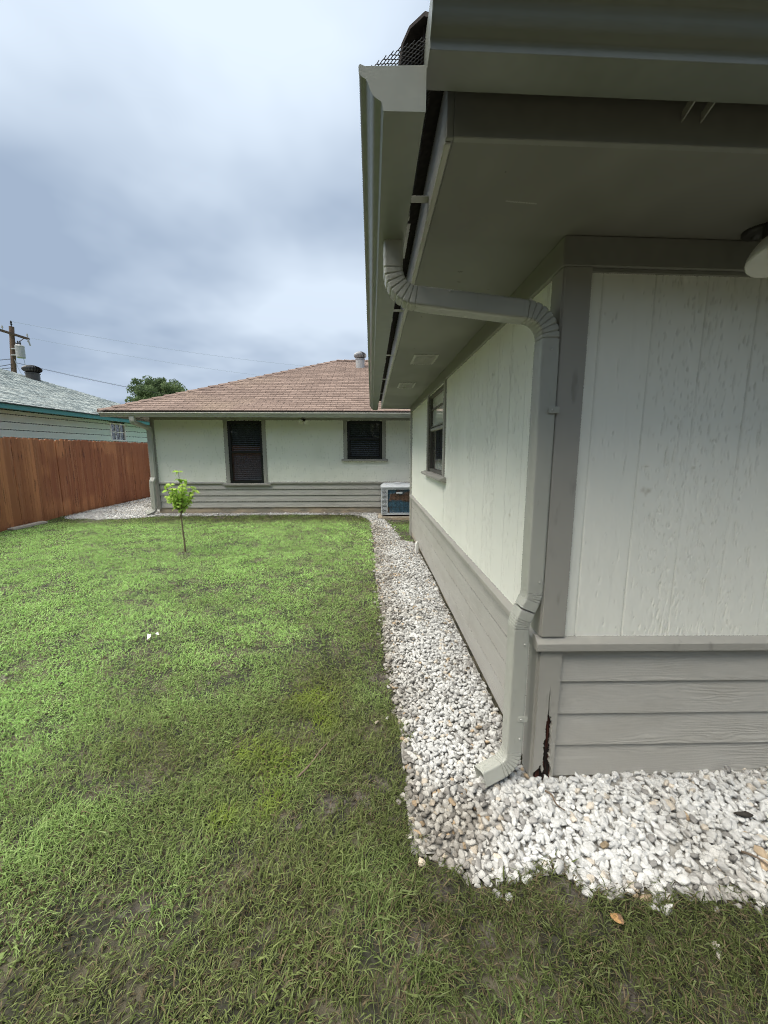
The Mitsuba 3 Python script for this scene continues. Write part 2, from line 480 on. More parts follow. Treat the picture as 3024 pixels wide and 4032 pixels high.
from shapely import distance as sdist, points as spoints
bed = strip.buffer(0.015)
mt = trimesh.creation.triangulate_polygon(bed.segmentize(0.1), engine='earcut')
bv = np.column_stack([mt[0], ground_z(mt[0][:, 0], mt[0][:, 1]) + 0.008])
# a draped bed: the ground grid cut to the strip
gx, gy = np.arange(-7.5, 3.5, 0.05), np.arange(1.0, 13.7, 0.05)
GX, GY = np.meshgrid(gx, gy, indexing='ij')
ok = inside(strip.buffer(-0.012), GX + 0.025, GY + 0.025)
ii = np.arange(GX.size).reshape(GX.shape)
okc = ok[:-1, :-1]
a, b, c, d = ii[:-1, :-1][okc], ii[1:, :-1][okc], ii[1:, 1:][okc], ii[:-1, 1:][okc]
bedv = np.stack([GX.ravel(), GY.ravel(), ground_z(GX, GY).ravel() + 0.006], 1)
bedm = trimesh.Trimesh(bedv, np.vstack([np.stack([a, b, c], 1), np.stack([a, c, d], 1)]), process=False)
bedm.remove_unreferenced_vertices()
struct('gravel_path', bedm, 'gravel_bed', smooth=True)


def stones():
    def templates(npts, count, r, split=38):
        out = []
        for _ in range(count):
            v = r.normal(size=(npts, 3))
            v /= np.linalg.norm(v, axis=1, keepdims=True)
            v *= r.uniform(0.82, 1.10, (npts, 1))
            h = trimesh.convex.convex_hull(v)
            h = trimesh.graph.smooth_shade(h, angle=np.radians(split), facet_minarea=None)
            out.append((np.array(h.vertices), np.array(h.faces)))
        return out
    r = np.random.default_rng(21)
    near_t, far_t = templates(20, 16, r, 48), templates(11, 10, r, 45)
    VV, FF, CC, NN = [], [], [], 0
    minx, miny, maxx, maxy = strip.bounds
    for layer, (sp, lift, keep) in enumerate(((0.0245, 0.004, 1.0), (0.0285, 0.015, 0.8), (0.055, 0.024, 0.55))):
        X, Y = np.meshgrid(np.arange(minx, maxx, sp), np.arange(miny, maxy, sp), indexing='ij')
        x = X.ravel() + r.uniform(-0.5, 0.5, X.size) * sp
        y = Y.ravel() + r.uniform(-0.5, 0.5, X.size) * sp
        dedge = sdist(spoints(x, y), strip)
        m = (r.random(x.size) < keep) & ((dedge <= 0) | ((r.random(x.size) < 0.42 * np.exp(-dedge / 0.022)) & (dedge < 0.14) & (layer == 0)))
        m &= ~((x > 0.742) & (y > 1.63)) & ~((y > 9.5) & (x > -5.2)) & ~(x < -7.2)
        # hidden behind the far house's corner, or further back: thinner
        m &= ~((y > 4.5) & (r.random(x.size) < 0.25)) & ~((y > 9.2) & (x < -5.25) & (r.random(x.size) < 0.25))
        x, y = x[m], y[m]
        e = sdist(spoints(x, y), strip.exterior)
        z = ground_z(x, y) + lift + 0.012 * np.clip(e / 0.12, 0, 1)
        pn = meshkit.fbm(np.stack([x * 3.1, y * 3.1, 0 * x], 1), 3, seed=8)
        left = np.clip(1 - (x - 0.12) / 0.28, 0, 1) * (y < 8.5) * (x < 0.6)
        spout = np.exp(-(((x - 0.36) / 0.20) ** 2 + ((y - 1.42) / 0.16) ** 2))
        dirty = np.clip(0.10 + 0.55 * left + 0.85 * spout + 0.35 * np.clip(1 - e / 0.05, 0, 1) + 1.3 * (pn - 0.5), 0, 1)
        for k in range(len(x)):
            near = y[k] < 3.0
            t = near_t[r.integers(16)] if near else far_t[r.integers(10)]
            s = r.uniform(0.0092, 0.0205) * (1 if near else 1.15) * (1.12 if (y[k] < 1.66 and x[k] > 0.45) else 1.0)
            sc = s * np.array([r.uniform(1.0, 1.45), r.uniform(0.75, 1.0), r.uniform(0.5, 0.8)])
            yaw, tx, ty = r.uniform(0, 6.283), r.normal(0, 0.45), r.normal(0, 0.45)
            cy_, sy_ = math.cos(yaw), math.sin(yaw)
            cx_, sx_ = math.cos(tx), math.sin(tx)
            R = np.array([[cy_, -sy_, 0], [sy_, cy_, 0], [0, 0, 1]]) @ np.array([[1, 0, 0], [0, cx_, -sx_], [0, sx_, cx_]]) @ np.array([[math.cos(ty), 0, math.sin(ty)], [0, 1, 0], [-math.sin(ty), 0, math.cos(ty)]])
            v = (t[0] * sc) @ R.T + (x[k], y[k], z[k])
            u = r.random()
            w = r.uniform(0.44, 0.64)
            col = np.array([w, w * 1.005, w * 0.99])
            dk = dirty[k]
            if u < 0.03 + 0.50 * dk:
                g = r.uniform(0.20, 0.42)
                col = np.array([g, g * 0.98, g * 0.95])
            elif u > 0.994 - 0.035 * dk:
                col = np.array([0.46, 0.36, 0.25]) * r.uniform(0.8, 1.2)
            elif u > 0.95 - 0.05 * dk:
                col = np.array([0.55, 0.50, 0.43]) * r.uniform(0.85, 1.1)
            col = col * (1 - 0.42 * dk * np.array([0.92, 1.0, 1.12]))
            vc = col * r.uniform(0.84, 1.08, (len(v), 1))
            VV.append(v); FF.append(t[1] + NN); CC.append(vc); NN += len(v)
    return np.vstack(VV), np.vstack(FF), np.clip(np.vstack(CC), 0, 0.85)


sv, sf, scol = stones()
labels[number('gravel')] = {'label': 'loose white limestone gravel strip along the foot of the houses', 'category': 'gravel', 'kind': 'stuff'}
scene['gravel'] = mikit.ply((sv, sf), 'stone', smooth=True, color=scol)


# ------------------------------------------------------------------ grass
def grass():
    r = np.random.default_rng(5)
    P, H, W = [], [], []
    bands = [(0.35, 1.6, -2.6, 2.8, 21500, 0.037, 0.0031), (1.6, 2.6, -3.4, 0.5, 18500, 0.034, 0.0032), (2.6, 4.2, -4.9, 0.45, 9500, 0.036, 0.0042), (4.2, 6.4, -7.1, 0.5, 6000, 0.035, 0.0058),
             (6.4, 9.5, -7.3, 0.95, 4300, 0.035, 0.0078), (2.0, 4.2, -7.0, -4.9, 900, 0.04, 0.009), (-1.2, 0.35, -2.6, 2.8, 1500, 0.04, 0.006)]
    for (y0, y1, x0, x1, rho, h, w) in bands:
        n = int((y1 - y0) * (x1 - x0) * rho)
        x, y = r.uniform(x0, x1, n), r.uniform(y0, y1, n)
        P.append(np.stack([x, y], 1)); H.append(np.full(n, h)); W.append(np.full(n, w))
    P, H, W = np.vstack(P), np.concatenate(H), np.concatenate(W)
    x, y = P.T
    q = np.stack([x, y, 0 * x], 1)
    e = sdist(spoints(x, y), strip)
    wob = 0.09 * (meshkit.fbm(q * 9, 2, seed=4) - 0.5)
    keep = (e + wob > 0.012) & ~inside(strip.buffer(-0.05), x, y)
    keep &= ~((x > 0.74) & (y > 1.6) & (y < 7.5)) & (x > -7.16 - 0.03 * (y - 7.5))
    keep &= ~((y > 9.3) & (x < 0.2))
    tuft = meshkit.fbm(q * 5.5, 3, seed=31)
    mud = np.zeros(len(x))
    for (mx, my, mr) in MUD:
        mud = np.maximum(mud, np.clip(1.35 - np.hypot(x - mx, (y - my) * 1.3) / mr, 0, 1))
    worn = np.clip((x + 0.9) / 0.9, 0, 1) * (y < 9.0) * (x < 0.6) * 0.30 + (y < 1.2) * 0.12
    density = np.clip(0.60 + 1.5 * (tuft - 0.32), 0.2, 1) * (1 - 0.75 * mud) * (1 - worn * (meshkit.noise(q * 14, 9) > 0.45))
    keep &= r.random(len(x)) < density
    x, y, H, W, q, tuft, mud = x[keep], y[keep], H[keep], W[keep], q[keep], tuft[keep], mud[keep]
    n = len(x)
    L = H * r.uniform(0.5, 1.6, n) * (0.55 + 1.0 * tuft)
    wild = meshkit.fbm(q * 1.7, 2, seed=77)
    L *= np.where((y < 2.3), 0.9 + 0.7 * np.clip(wild - 0.4, 0, 1), 0.85)
    flow = 6.283 * meshkit.fbm(q * 1.4, 2, seed=12) * 1.6
    az = flow + r.normal(0, 1.5, n)
    lean = np.clip(r.normal(1.05, 0.28, n), 0.25, 1.6)
    thatch = (r.random(n) < 0.09) & (y < 4.5)
    lean = np.where(thatch, r.uniform(1.35, 1.6, n), lean)
    dx, dy = np.cos(az), np.sin(az)
    W = W * r.uniform(0.5, 1.2, n) * np.where(r.random(n) < 0.10, 1.9, 1.0)
    px, py = -dy, dx
    z = ground_z(x, y) - 0.002

    def at(s, bend):
        a = lean * (0.45 + bend)
        return np.stack([x + dx * L * s * np.sin(a), y + dy * L * s * np.sin(a), z + L * s * np.cos(a)], 1)
    twist = r.normal(0, 0.5, n)
    broad = np.zeros(n)
    for (yx, yy, yr) in ((-0.38, 2.3, .16), (-0.47, 1.76, .13), (-0.65, 1.85, .12), (-0.30, 2.05, .1), (-0.65, 1.47, .07), (-1.15, 1.0, .12), (-1.9, 1.35, .2), (-0.25, 0.95, .1)):
        broad = np.maximum(broad, np.clip(1.4 - np.hypot(x - yx, y - yy) / yr, 0, 1))
    W = W * (1 + 0.9 * broad * (r.random(n) < 0.5))
    wv = np.stack([px * np.cos(twist), py * np.cos(twist), np.sin(twist) * 0.6], 1) * W[:, None]
    b0, m0, t0 = at(0, 0), at(0.55, 0.15), at(1.0, 0.62)
    V = np.stack([b0 - 0.4 * wv, b0 + 0.4 * wv, m0 - 0.5 * wv, m0 + 0.5 * wv, t0], 1)
    F = np.array([[0, 1, 3], [0, 3, 2], [2, 3, 4]])[None] + (np.arange(n) * 5)[:, None, None]
    # blade colour with some shade painted in: a fresh mown middle, an older olive turf near the house and in front
    fresh = np.clip((-x - 0.75) / 2.2 + (y - 2.2) / 3.0 + 0.25 + 0.6 * (meshkit.fbm(q * 1.1, 3, seed=41) - 0.5), 0, 1)
    fresh *= np.clip((8.9 - y) / 0.8, 0.1, 1)
    patch = meshkit.fbm(q * 2.6, 3, seed=55)
    fresh = np.clip(fresh + 0.8 * (patch - 0.5), 0, 1)[:, None]
    wet = 1 - 0.38 * np.clip((x + 0.35) / 0.6, 0, 1) * np.clip((2.2 - y) / 0.8, 0, 1)  # darker at front right: wet turf plus eave shade painted into the blades
    u = r.random((n, 1))
    olive = np.array([0.085, 0.112, 0.036]) * (1 - u) + np.array([0.260, 0.310, 0.118]) * u
    green = np.array([0.285, 0.480, 0.125]) * (1 - u) + np.array([0.490, 0.730, 0.270]) * u
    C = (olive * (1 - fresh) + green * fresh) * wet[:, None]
    yel = np.zeros(n)
    for (yx, yy, yr) in ((-0.38, 2.3, .16), (-0.47, 1.76, .13), (-0.46, 1.53, .09), (-0.65, 1.47, .07), (-0.65, 1.85, .12), (-0.30, 2.05, .1)):
        yel = np.maximum(yel, np.clip(1.4 - np.hypot(x - yx, y - yy) / yr, 0, 1))
    yel = (yel * r.uniform(0.3, 1, n))[:, None]
    C = C * (1 - yel) + np.array([0.22, 0.29, 0.05]) * yel
    pale = (r.random(n) < 0.16)[:, None]
    C = np.where(pale, C * 0.75 + np.array([0.30, 0.35, 0.19]) * (0.25 + 0.30 * fresh), C)
    dead = ((r.random(n) < 0.06 + 0.30 * mud) | ((r.random(n) < 0.12) & (y < 1.25)))[:, None]
    C = np.where(dead, np.array([0.19, 0.155, 0.095]) * r.uniform(0.4, 1.2, (n, 1)), C)
    C = np.where(thatch[:, None], np.array([0.17, 0.14, 0.085]) * r.uniform(0.2, 1.2, (n, 1)), C)
    C = np.repeat(C, 5, 0)
    return V.reshape(-1, 3), F.reshape(-1, 3), np.clip(C, 0, 1)


gv, gf, gc = grass()
labels[number('grass')] = {'label': 'short patchy green lawn grass with worn muddy spots', 'category': 'grass', 'kind': 'stuff'}
scene['grass'] = mikit.ply((gv, gf), 'blade', smooth=False, color=gc)


def clods():
    r = np.random.default_rng(71)
    h = trimesh.creation.icosahedron()
    hv, hf = np.array(h.vertices), np.array(h.faces)
    x, y = r.uniform(-2.6, 2.4, 26000), r.uniform(0.5, 3.2, 26000)
    mud = np.zeros(len(x))
    for (mx, my, mr) in MUD:
        mud = np.maximum(mud, np.clip(1.8 - np.hypot(x - mx, (y - my) * 1.3) / mr, 0, 1))
    e = sdist(spoints(x, y), strip)
    keep = (r.random(len(x)) < 0.045 + 0.55 * mud + 0.18 * np.exp(-e / 0.05)) & (e > 0.0) & ~((x > 0.74) & (y > 1.6))
    x, y = x[keep], y[keep]
    n = len(x)
    z = ground_z(x, y)
    s = r.gamma(2.0, 0.0016, n) + 0.0012
    ax = r.uniform(0.6, 1.4, (n, 1, 3))
    V = hv[None] * (1 + 0.35 * r.uniform(-1, 1, (n, len(hv), 1))) * ax * s[:, None, None] + np.stack([x, y, z + 0.3 * s], 1)[:, None, :]
    F = hf[None] + (np.arange(n) * len(hv))[:, None, None]
    g = r.uniform(0.018, 0.085, (n, 1))
    C = np.repeat(g * np.array([1.0, 0.88, 0.74]), len(hv), 0)
    return V.reshape(-1, 3), F.reshape(-1, 3), C


cv, cf, cc_ = clods()
labels[number('soil_clods')] = {'label': 'dark crumbs of bare wet soil showing between the grass in the foreground', 'category': 'soil', 'kind': 'stuff'}
scene['soil_clods'] = mikit.ply((cv, cf), 'stone', smooth=False, color=cc_)


# ------------------------------------------------------------------ near house
SX, FY = 0.765, 1.63          # planes of its two walls
SOF, BACK = 2.36, 7.45
house = thing('house', 'near white house at right with taupe trim, deep eaves and a downspout at its corner', 'house')


SCUFFS = [(1.175, 1.385, 0.022, 0.018), (1.16, 1.49, 0.012, 0.005), (1.37, 1.485, 0.008, 0.005), (1.83, 0.84, 0.012, 0.004), (2.1, 1.2, 0.02, 0.012), (3.1, 1.5, 0.02, 0.012)]


def relief(u0, u1, z0, z1, du, dz, seed, density):
    """Depth of the rough-sawn panel on a grid: 203 mm grooves and torn-grain gouges in clustered bands."""
    r = np.random.default_rng(seed)
    us, zs = np.arange(u0, u1 + du / 2, du), np.arange(z0, z1 + dz / 2, dz)
    U, Z = np.meshgrid(us, zs, indexing='ij')
    D = np.zeros_like(U)
    g = np.abs(((U - 0.165) / 0.2135) % 1.0 - 0.5) * 0.2135
    D -= 0.0042 * np.clip(1.5 - g / 0.0034, 0, 1) * (0.35 + 0.65 * np.clip(meshkit.noise(np.stack([U * 6, Z * 3, 0 * U + 9], -1), seed) * 1.6 - 0.2, 0, 1))
    P3 = np.stack([U * 9, Z * 1.2, 0 * U + seed], -1)
    D += 0.0010 * (meshkit.fbm(P3, 3, seed=seed) - 0.5) + 0.0010 * (meshkit.noise(np.stack([U * 150, Z * 70, 0 * U], -1), seed) - 0.5) * np.clip((2.2 - Z) / 1.2, 0.15, 1)
    D += 0.0016 * (meshkit.fbm(np.stack([(U + 0.02 * Z) * 46, Z * 0.9, 0 * U + 7], -1), 2, seed=seed + 2) - 0.5) * np.clip(3.2 * (meshkit.noise(np.stack([U * 5, Z * 0.8, 0 * U], -1), seed + 3) - 0.30), 0, 1)
    n = int((u1 - u0) * (z1 - z0) * density)
    cu, cz = r.uniform(u0, u1, n), r.uniform(z0, z1, n)
    band = meshkit.fbm(np.stack([cu * 4.0, cz * 0.7, 0 * cu + 3.3], 1), 3, seed=seed + 1)
    keep = r.random(n) < np.clip((band - 0.46) * 4.0, 0.05, 1)
    for a, b in zip(cu[keep], cz[keep]):
        ln, w, dep = r.uniform(0.008, 0.040) * (1 + 1.6 * (r.random() < 0.12)), r.uniform(0.0019, 0.0040), r.uniform(0.0014, 0.0046)
        tilt = r.normal(0.04, 0.04)
        i0, i1 = np.searchsorted(us, [a - 0.02 - ln * 0.2, a + 0.02 + ln * 0.2])
        j0, j1 = np.searchsorted(zs, [b - ln, b + ln])
        if i1 <= i0 or j1 <= j0:
            continue
        uu, zz = U[i0:i1, j0:j1] - a, Z[i0:i1, j0:j1] - b
        x_ = (uu - tilt * zz) / w
        e = np.clip(1 - (zz / (ln * 0.55)) ** 2, 0, 1)
        D[i0:i1, j0:j1] += e * (-dep * np.exp(-x_ ** 2 * 1.2) + 0.30 * dep * np.exp(-(x_ - 1.7) ** 2 * 1.1))
    fl = meshkit.fbm(np.stack([U * 1.7, Z * 1.0, 0 * U + 2], -1), 3, seed=seed + 5)
    C = np.array([0.79, 0.795, 0.73]) * (1 - 0.10 * np.clip((fl - 0.45) * 3, 0, 1))[..., None]
    worn = np.clip(-(D + 0.0006) / 0.0030, 0, 1)[..., None]  # gouge and groove shade painted into the colour by depth, together with grime
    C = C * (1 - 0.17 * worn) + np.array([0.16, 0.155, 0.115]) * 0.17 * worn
    for (a, b, ra, rb) in SCUFFS:
        k_ = np.clip(1.3 - np.hypot((U - a) / ra, (Z - b) / rb) - 1.2 * (meshkit.noise(np.stack([U * 70, Z * 70, 0 * U], -1), 3) - 0.4), 0, 1)[..., None] * 0.5
        C = C * (1 - k_) + np.array([0.34, 0.31, 0.22]) * k_
    return us, zs, D, C.reshape(-1, 3)


def relief_mesh(us, zs, D, plane, axis):
    U, Z = np.meshgrid(us, zs, indexing='ij')
    i = np.arange(U.size).reshape(U.shape)
    a, b, c, d = i[:-1, :-1].ravel(), i[1:, :-1].ravel(), i[1:, 1:].ravel(), i[:-1, 1:].ravel()
    F = np.vstack([np.stack([a, b, c], 1), np.stack([a, c, d], 1)])
    if axis == 'y':
        V = np.stack([U.ravel(), plane - D.ravel(), Z.ravel()], 1)
    else:
        V = np.stack([plane - D.ravel(), U.ravel(), Z.ravel()], 1)
        F = F[:, ::-1]
    return trimesh.Trimesh(V, F, process=False)


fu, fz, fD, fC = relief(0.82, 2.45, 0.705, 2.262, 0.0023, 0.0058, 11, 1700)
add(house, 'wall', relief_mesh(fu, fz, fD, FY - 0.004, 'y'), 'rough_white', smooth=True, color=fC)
add(house, 'wall', cat([box(0.80, 2.45, FY + 0.012, FY + 0.12, 0.70, 2.37), box(2.45, 7.0, FY - 0.004, FY + 0.12, 0.70, 2.37)]), 'white_siding')
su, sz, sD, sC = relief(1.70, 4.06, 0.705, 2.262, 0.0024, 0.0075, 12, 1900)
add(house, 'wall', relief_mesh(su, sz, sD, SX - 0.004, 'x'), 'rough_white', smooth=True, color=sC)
add(house, 'wall', cat([box(SX + 0.012, SX + 0.12, FY + 0.03, 4.10, 0.70, 2.37), box(SX, SX + 0.12, 5.28, BACK, 0.70, 2.37), box(SX, SX + 0.12, 4.10, 5.28, 0.70, 1.27), box(SX, SX + 0.12, 4.10, 5.28, 2.25, 2.37)]), 'white_siding')
add(house, 'wall', box(SX, 6.5, BACK, BACK + 0.12, -0.15, 2.37), 'white_siding')
add(house, 'foundation', cat([box(0.80, 7.0, FY + 0.005, FY + 0.2, -0.15, 0.06), box(SX + 0.012, SX + 0.2, FY + 0.005, BACK - 0.01, -0.2, 0.06)]), 'concrete')
# sheathing behind the lap boards
add(house, 'sheathing', cat([box(0.85, 7.0, FY + 0.017, FY + 0.115, 0.06, 0.70), box(SX + 0.017, SX + 0.115, FY + 0.05, BACK, 0.02, 0.70)]), 'dark_void')

BZ = [0.675, 0.503, 0.340, 0.177, 0.014]
joint_rows = {1: (3.69, 6.4), 3: (3.685,), 0: (5.2,), 2: (2.9, 5.9)}
for k in range(4):
    zt, zb = BZ[k] - (0.0065 if k else 0.0), BZ[k + 1]
    # along x (front) : y of face
    y_top, y_bot = FY + 0.010, FY - 0.003
    poly = rounded([(y_bot, zb), (y_top, zt), (y_top + 0.0025, zt), (y_bot + 0.014, zb)], 0.0008)
    add(house, 'siding_board', prism(poly, 'x', 0.856, 7.0), 'board_paint', smooth=30)
    cuts = [FY + 0.09] + list(joint_rows.get(k, ())) + [BACK - 0.05]
    for a_, b_ in zip(cuts[:-1], cuts[1:]):
        x_top, x_bot = SX + 0.004, SX + 0.0015
        zt2 = zt - (0.0015 if k else 0)
        poly = rounded([(x_bot, zb), (x_top, zt2), (x_top + 0.0025, zt2), (x_bot + 0.008, zb)], 0.0008)
        add(house, 'siding_board', prism(poly, 'y', a_ + 0.0025, b_ - 0.0025), 'board_paint', smooth=30)
# belly band with a sloped top
add(house, 'belly_band', prism(rounded([(FY - 0.036, 0.668), (FY - 0.036, 0.703), (FY - 0.002, 0.728), (FY + 0.02, 0.728), (FY + 0.02, 0.668)], 0.003), 'x', SX - 0.0335, 7.0), 'trim_paint', smooth=30)
add(house, 'belly_band', prism(rounded([(SX - 0.034, 0.668), (SX - 0.034, 0.703), (SX - 0.002, 0.728), (SX + 0.02, 0.728), (SX + 0.02, 0.668)], 0.003), 'y', FY + 0.0205, BACK + 0.03), 'trim_paint', smooth=30)
# upper corner boards, frieze boards
add(house, 'corner_board', box(SX - 0.012, 0.860, FY - 0.020, FY + 0.004, 0.7285, 2.252, 0.003), 'trim_paint')
add(house, 'corner_board', box(SX - 0.018, SX + 0.004, FY - 0.012, FY + 0.085, 0.7285, 2.252, 0.003), 'trim_paint')
add(house, 'corner_board', box(SX - 0.018, SX + 0.1, BACK - 0.085, BACK + 0.14, -0.12, 2.35, 0.003), 'trim_paint')
add(house, 'frieze_board', box(SX - 0.022, 7.0, FY - 0.024, FY + 0.004, 2.2525, SOF - 0.001, 0.003), 'eave_paint')
add(house, 'frieze_board', box(SX - 0.024, SX + 0.004, FY - 0.020, BACK + 0.1, 2.2525, SOF - 0.001, 0.003), 'eave_paint')
add(house, 'frieze_board', box(0.8605, 7.0, FY - 0.012, FY + 0.004, 2.236, 2.252, 0.002), 'eave_paint')
# lower corner boards: the front one is rotten at its foot
rr = np.random.default_rng(3)


def ragged(pts, amp, n):
    out = []
    pts = np.array(pts + [pts[0]])
    for p, q_ in zip(pts[:-1], pts[1:]):
        for t in np.linspace(0, 1, n, endpoint=False):
            out.append(p + (q_ - p) * t + rr.normal(0, amp, 2))
    return Polygon(out).buffer(0)


front = Polygon([(0.756, 0.012), (0.853, 0.012), (0.855, 0.668), (0.758, 0.668)])
hole = ragged([(0.798, -0.02), (0.846, -0.02), (0.844, 0.06), (0.832, 0.10), (0.837, 0.15), (0.829, 0.19), (0.834, 0.24), (0.834, 0.29), (0.824, 0.33), (0.812, 0.35), (0.805, 0.31), (0.803, 0.22), (0.799, 0.18), (0.796, 0.12), (0.802, 0.085)], 0.0026, 5)
foot = ragged([(0.745, -0.02), (0.800, -0.02), (0.800, 0.055), (0.790, 0.085), (0.780, 0.065), (0.768, 0.05), (0.745, 0.045)], 0.0022, 4)
crack = ragged([(0.8080, 0.33), (0.8165, 0.33), (0.8140, 0.43), (0.8115, 0.50), (0.8090, 0.43)], 0.0006, 4)
board = front.difference(hole).difference(foot).difference(crack)
gl = [g for g in getattr(board, 'geoms', [board]) if g.area > 2e-4]
add(house, 'corner_board', cat([prism(g, 'y', FY - 0.018, FY + 0.002) for g in gl]), 'trim_paint', label='rotten split corner board with its foot decayed')
rotm = box(0.758, 0.852, FY + 0.003, FY + 0.02, 0.0, 0.50)
add(house, 'rotten_core', cat([rotm, tube([(0.812, FY - 0.004, 0.0), (0.811, FY - 0.003, 0.07), (0.812, FY + 0.004, 0.13)], [0.006, 0.0045, 0.002], 6), tube([(0.776, FY - 0.004, 0.0), (0.778, FY - 0.003, 0.04)], [0.008, 0.003], 6),
                               tube([(0.824, FY - 0.002, 0.17), (0.8225, FY - 0.001, 0.25), (0.818, FY + 0.004, 0.29)], [0.004, 0.0035, 0.002], 6)]), 'rotten_wood')
add(house, 'corner_board', box(SX - 0.018, SX + 0.003, FY - 0.0005, FY + 0.088, 0.0, 0.6675, 0.003), 'trim_paint')

# eaves
FX, FFY, END = 0.200, 1.153, 7.85
for a_, b_ in ((FFY + 0.0195, 3.398), (3.4, 5.898), (5.9, END)):
    m = box(FX + 0.0205, SX + 0.06, a_, b_, SOF, SOF + 0.012)
    add(house, 'soffit', m, 'soffit_paint')
add(house, 'soffit', box(SX + 0.0605, 7.0, FFY + 0.0195, FY + 0.06, SOF + 0.0005, SOF + 0.0125), 'soffit_paint')
add(house, 'soffit', box(SX + 0.0605, 6.5, BACK - 0.05, END, SOF + 0.0005, SOF + 0.0125), 'soffit_paint')
add(house, 'fascia', box(FX, FX + 0.019, FFY, END + 0.019, SOF - 0.004, 2.505, 0.002), 'eave_paint')
add(house, 'fascia', box(FX + 0.0195, 7.0, FFY, FFY + 0.019, SOF - 0.002, 2.505, 0.002), 'eave_paint')
add(house, 'fascia', box(FX + 0.0195, 6.5, END, END + 0.019, SOF - 0.002, 2.505, 0.002), 'eave_paint')
add(house, 'soffit_strip', box(FX - 0.002, FX + 0.014, FFY + 0.012, END, SOF - 0.011, SOF - 0.0045, 0.0015), 'bright_edge')
# roof: a hipped slab, its edge hanging over the fascia
rz, ro, rs = 2.508, (0.128, 1.085), 0.40
x0, y0, x1, y1 = ro[0], ro[1], 6.6, END + 0.08
hw = (y1 - y0) / 2
V = np.array([[x0, y0, rz], [x1, y0, rz], [x1, y1, rz], [x0, y1, rz], [x0 + hw, y0 + hw, rz + rs * hw], [x1, y0 + hw, rz + rs * hw]])
Vt = V + [0, 0, 0.03]
F = np.array([[0, 1, 5], [0, 5, 4], [3, 4, 5], [3, 5, 2], [0, 4, 3]])
Fb = F[:, ::-1]
side = []
for i, j in ((0, 1), (1, 2), (2, 3), (3, 0)):
    side += [[i, j, j + 6], [i, j + 6, i + 6]]
roofm = trimesh.Trimesh(np.vstack([V, Vt]), np.vstack([Fb, F + 6, side, [[1, 5, 2], [7, 8, 11]]]), process=False)
roof = add(house, 'roof', roofm, 'old_shingle')
# hip cap: a bent piece of shingle at the corner, dark and weathered
arc = [(-0.055, -0.02), (-0.045, 0.022), (-0.022, 0.042), (0.022, 0.042), (0.045, 0.022), (0.055, -0.02)]
cap = LineString(arc).buffer(0.004, quad_segs=2)
m = trimesh.creation.extrude_polygon(cap, 1.2, engine='earcut')
u_, v_, w_ = m.vertices.T
m.vertices = np.stack([0.112 + (w_ - u_) * 0.7071, 1.075 + (w_ + u_) * 0.7071, 2.498 + v_ + w_ * 0.7071 * rs], 1)
add(house, 'roof__hip_shingle', m, 'old_shingle')

# gutters: ogee profile, outward = lower u
def spline(pts, n):
    from scipy.interpolate import PchipInterpolator
    p = np.array(pts)
    t = np.concatenate([[0], np.cumsum(np.linalg.norm(np.diff(p, axis=0), axis=1))])
    tt = np.linspace(0, t[-1], n)
    return [tuple(x) for x in np.stack([PchipInterpolator(t, p[:, 0])(tt), PchipInterpolator(t, p[:, 1])(tt)], 1)]


OG = [(0.012, 0.084), (0.002, 0.088), (0.0, 0.085)] + spline([(0.0, 0.084), (0.0005, 0.073), (0.007, 0.067), (0.016, 0.062), (0.0225, 0.052), (0.027, 0.040), (0.034, 0.029), (0.044, 0.0225), (0.051, 0.0185), (0.0545, 0.012), (0.056, 0.0)], 34) + [(0.152, 0.0), (0.152, 0.090)]
OG_OLD = [(0.012, 0.084), (0.002, 0.088), (0.0, 0.084), (0.0, 0.072), (0.008, 0.068), (0.016, 0.064), (0.021, 0.054), (0.024, 0.044), (0.030, 0.032), (0.040, 0.024), (0.050, 0.019), (0.054, 0.014), (0.056, 0.0), (0.152, 0.0), (0.152, 0.090)]


def gutter_shell(ox, oz, axis, a_, b_):
    ln = LineString([(ox + u, oz + v) for u, v in OG]).buffer(0.0013, cap_style=2, join_style=1, quad_segs=2)
    return prism(ln, axis, a_, b_)


def gutter_cap(ox, oz, axis, a_, inward=0.0015, grow=0.0022):
    p = Polygon([(ox + u, oz + v) for u, v in OG]).buffer(grow, quad_segs=2)
    return prism(p, axis, a_ - inward, a_ + 0.0015)


G1X, G1Z, G1A, G1B = -0.0225, 2.333, 1.045, 7.86
g1 = add(house, 'gutter', gutter_shell(G1X, G1Z, 'y', G1A, G1B), 'gutter_dark', smooth=40)
add(g1, 'end_cap', gutter_cap(G1X, G1Z, 'y', G1A), 'gutter_dark')
add(g1, 'end_cap', gutter_cap(G1X, G1Z, 'y', G1B), 'gutter_metal')
G2Y, G2Z, G2A, G2B = 0.946, 2.420, 0.134, 7.0
g2 = add(house, 'gutter', gutter_shell(G2Y, G2Z, 'x', G2A, G2B), 'gutter_dark', smooth=40)
add(g2, 'end_cap', gutter_cap(G2Y, G2Z, 'x', G2A, grow=0.004), 'gutter_dark')
# dried paint drips along the ridge above the front gutter's underside
rd = np.random.default_rng(6)
for k in range(16):
    x_ = rd.uniform(0.42, 1.75)
    dm = trimesh.creation.icosphere(subdivisions=1, radius=1.0)
    dm.vertices = dm.vertices * np.array([rd.uniform(0.003, 0.006), rd.uniform(0.002, 0.004), 0.002]) + np.array([x_, G2Y + 0.060 + rd.uniform(0, 0.008), G2Z - 0.001])
    add(g2, 'paint_drip', dm, 'bright_edge')
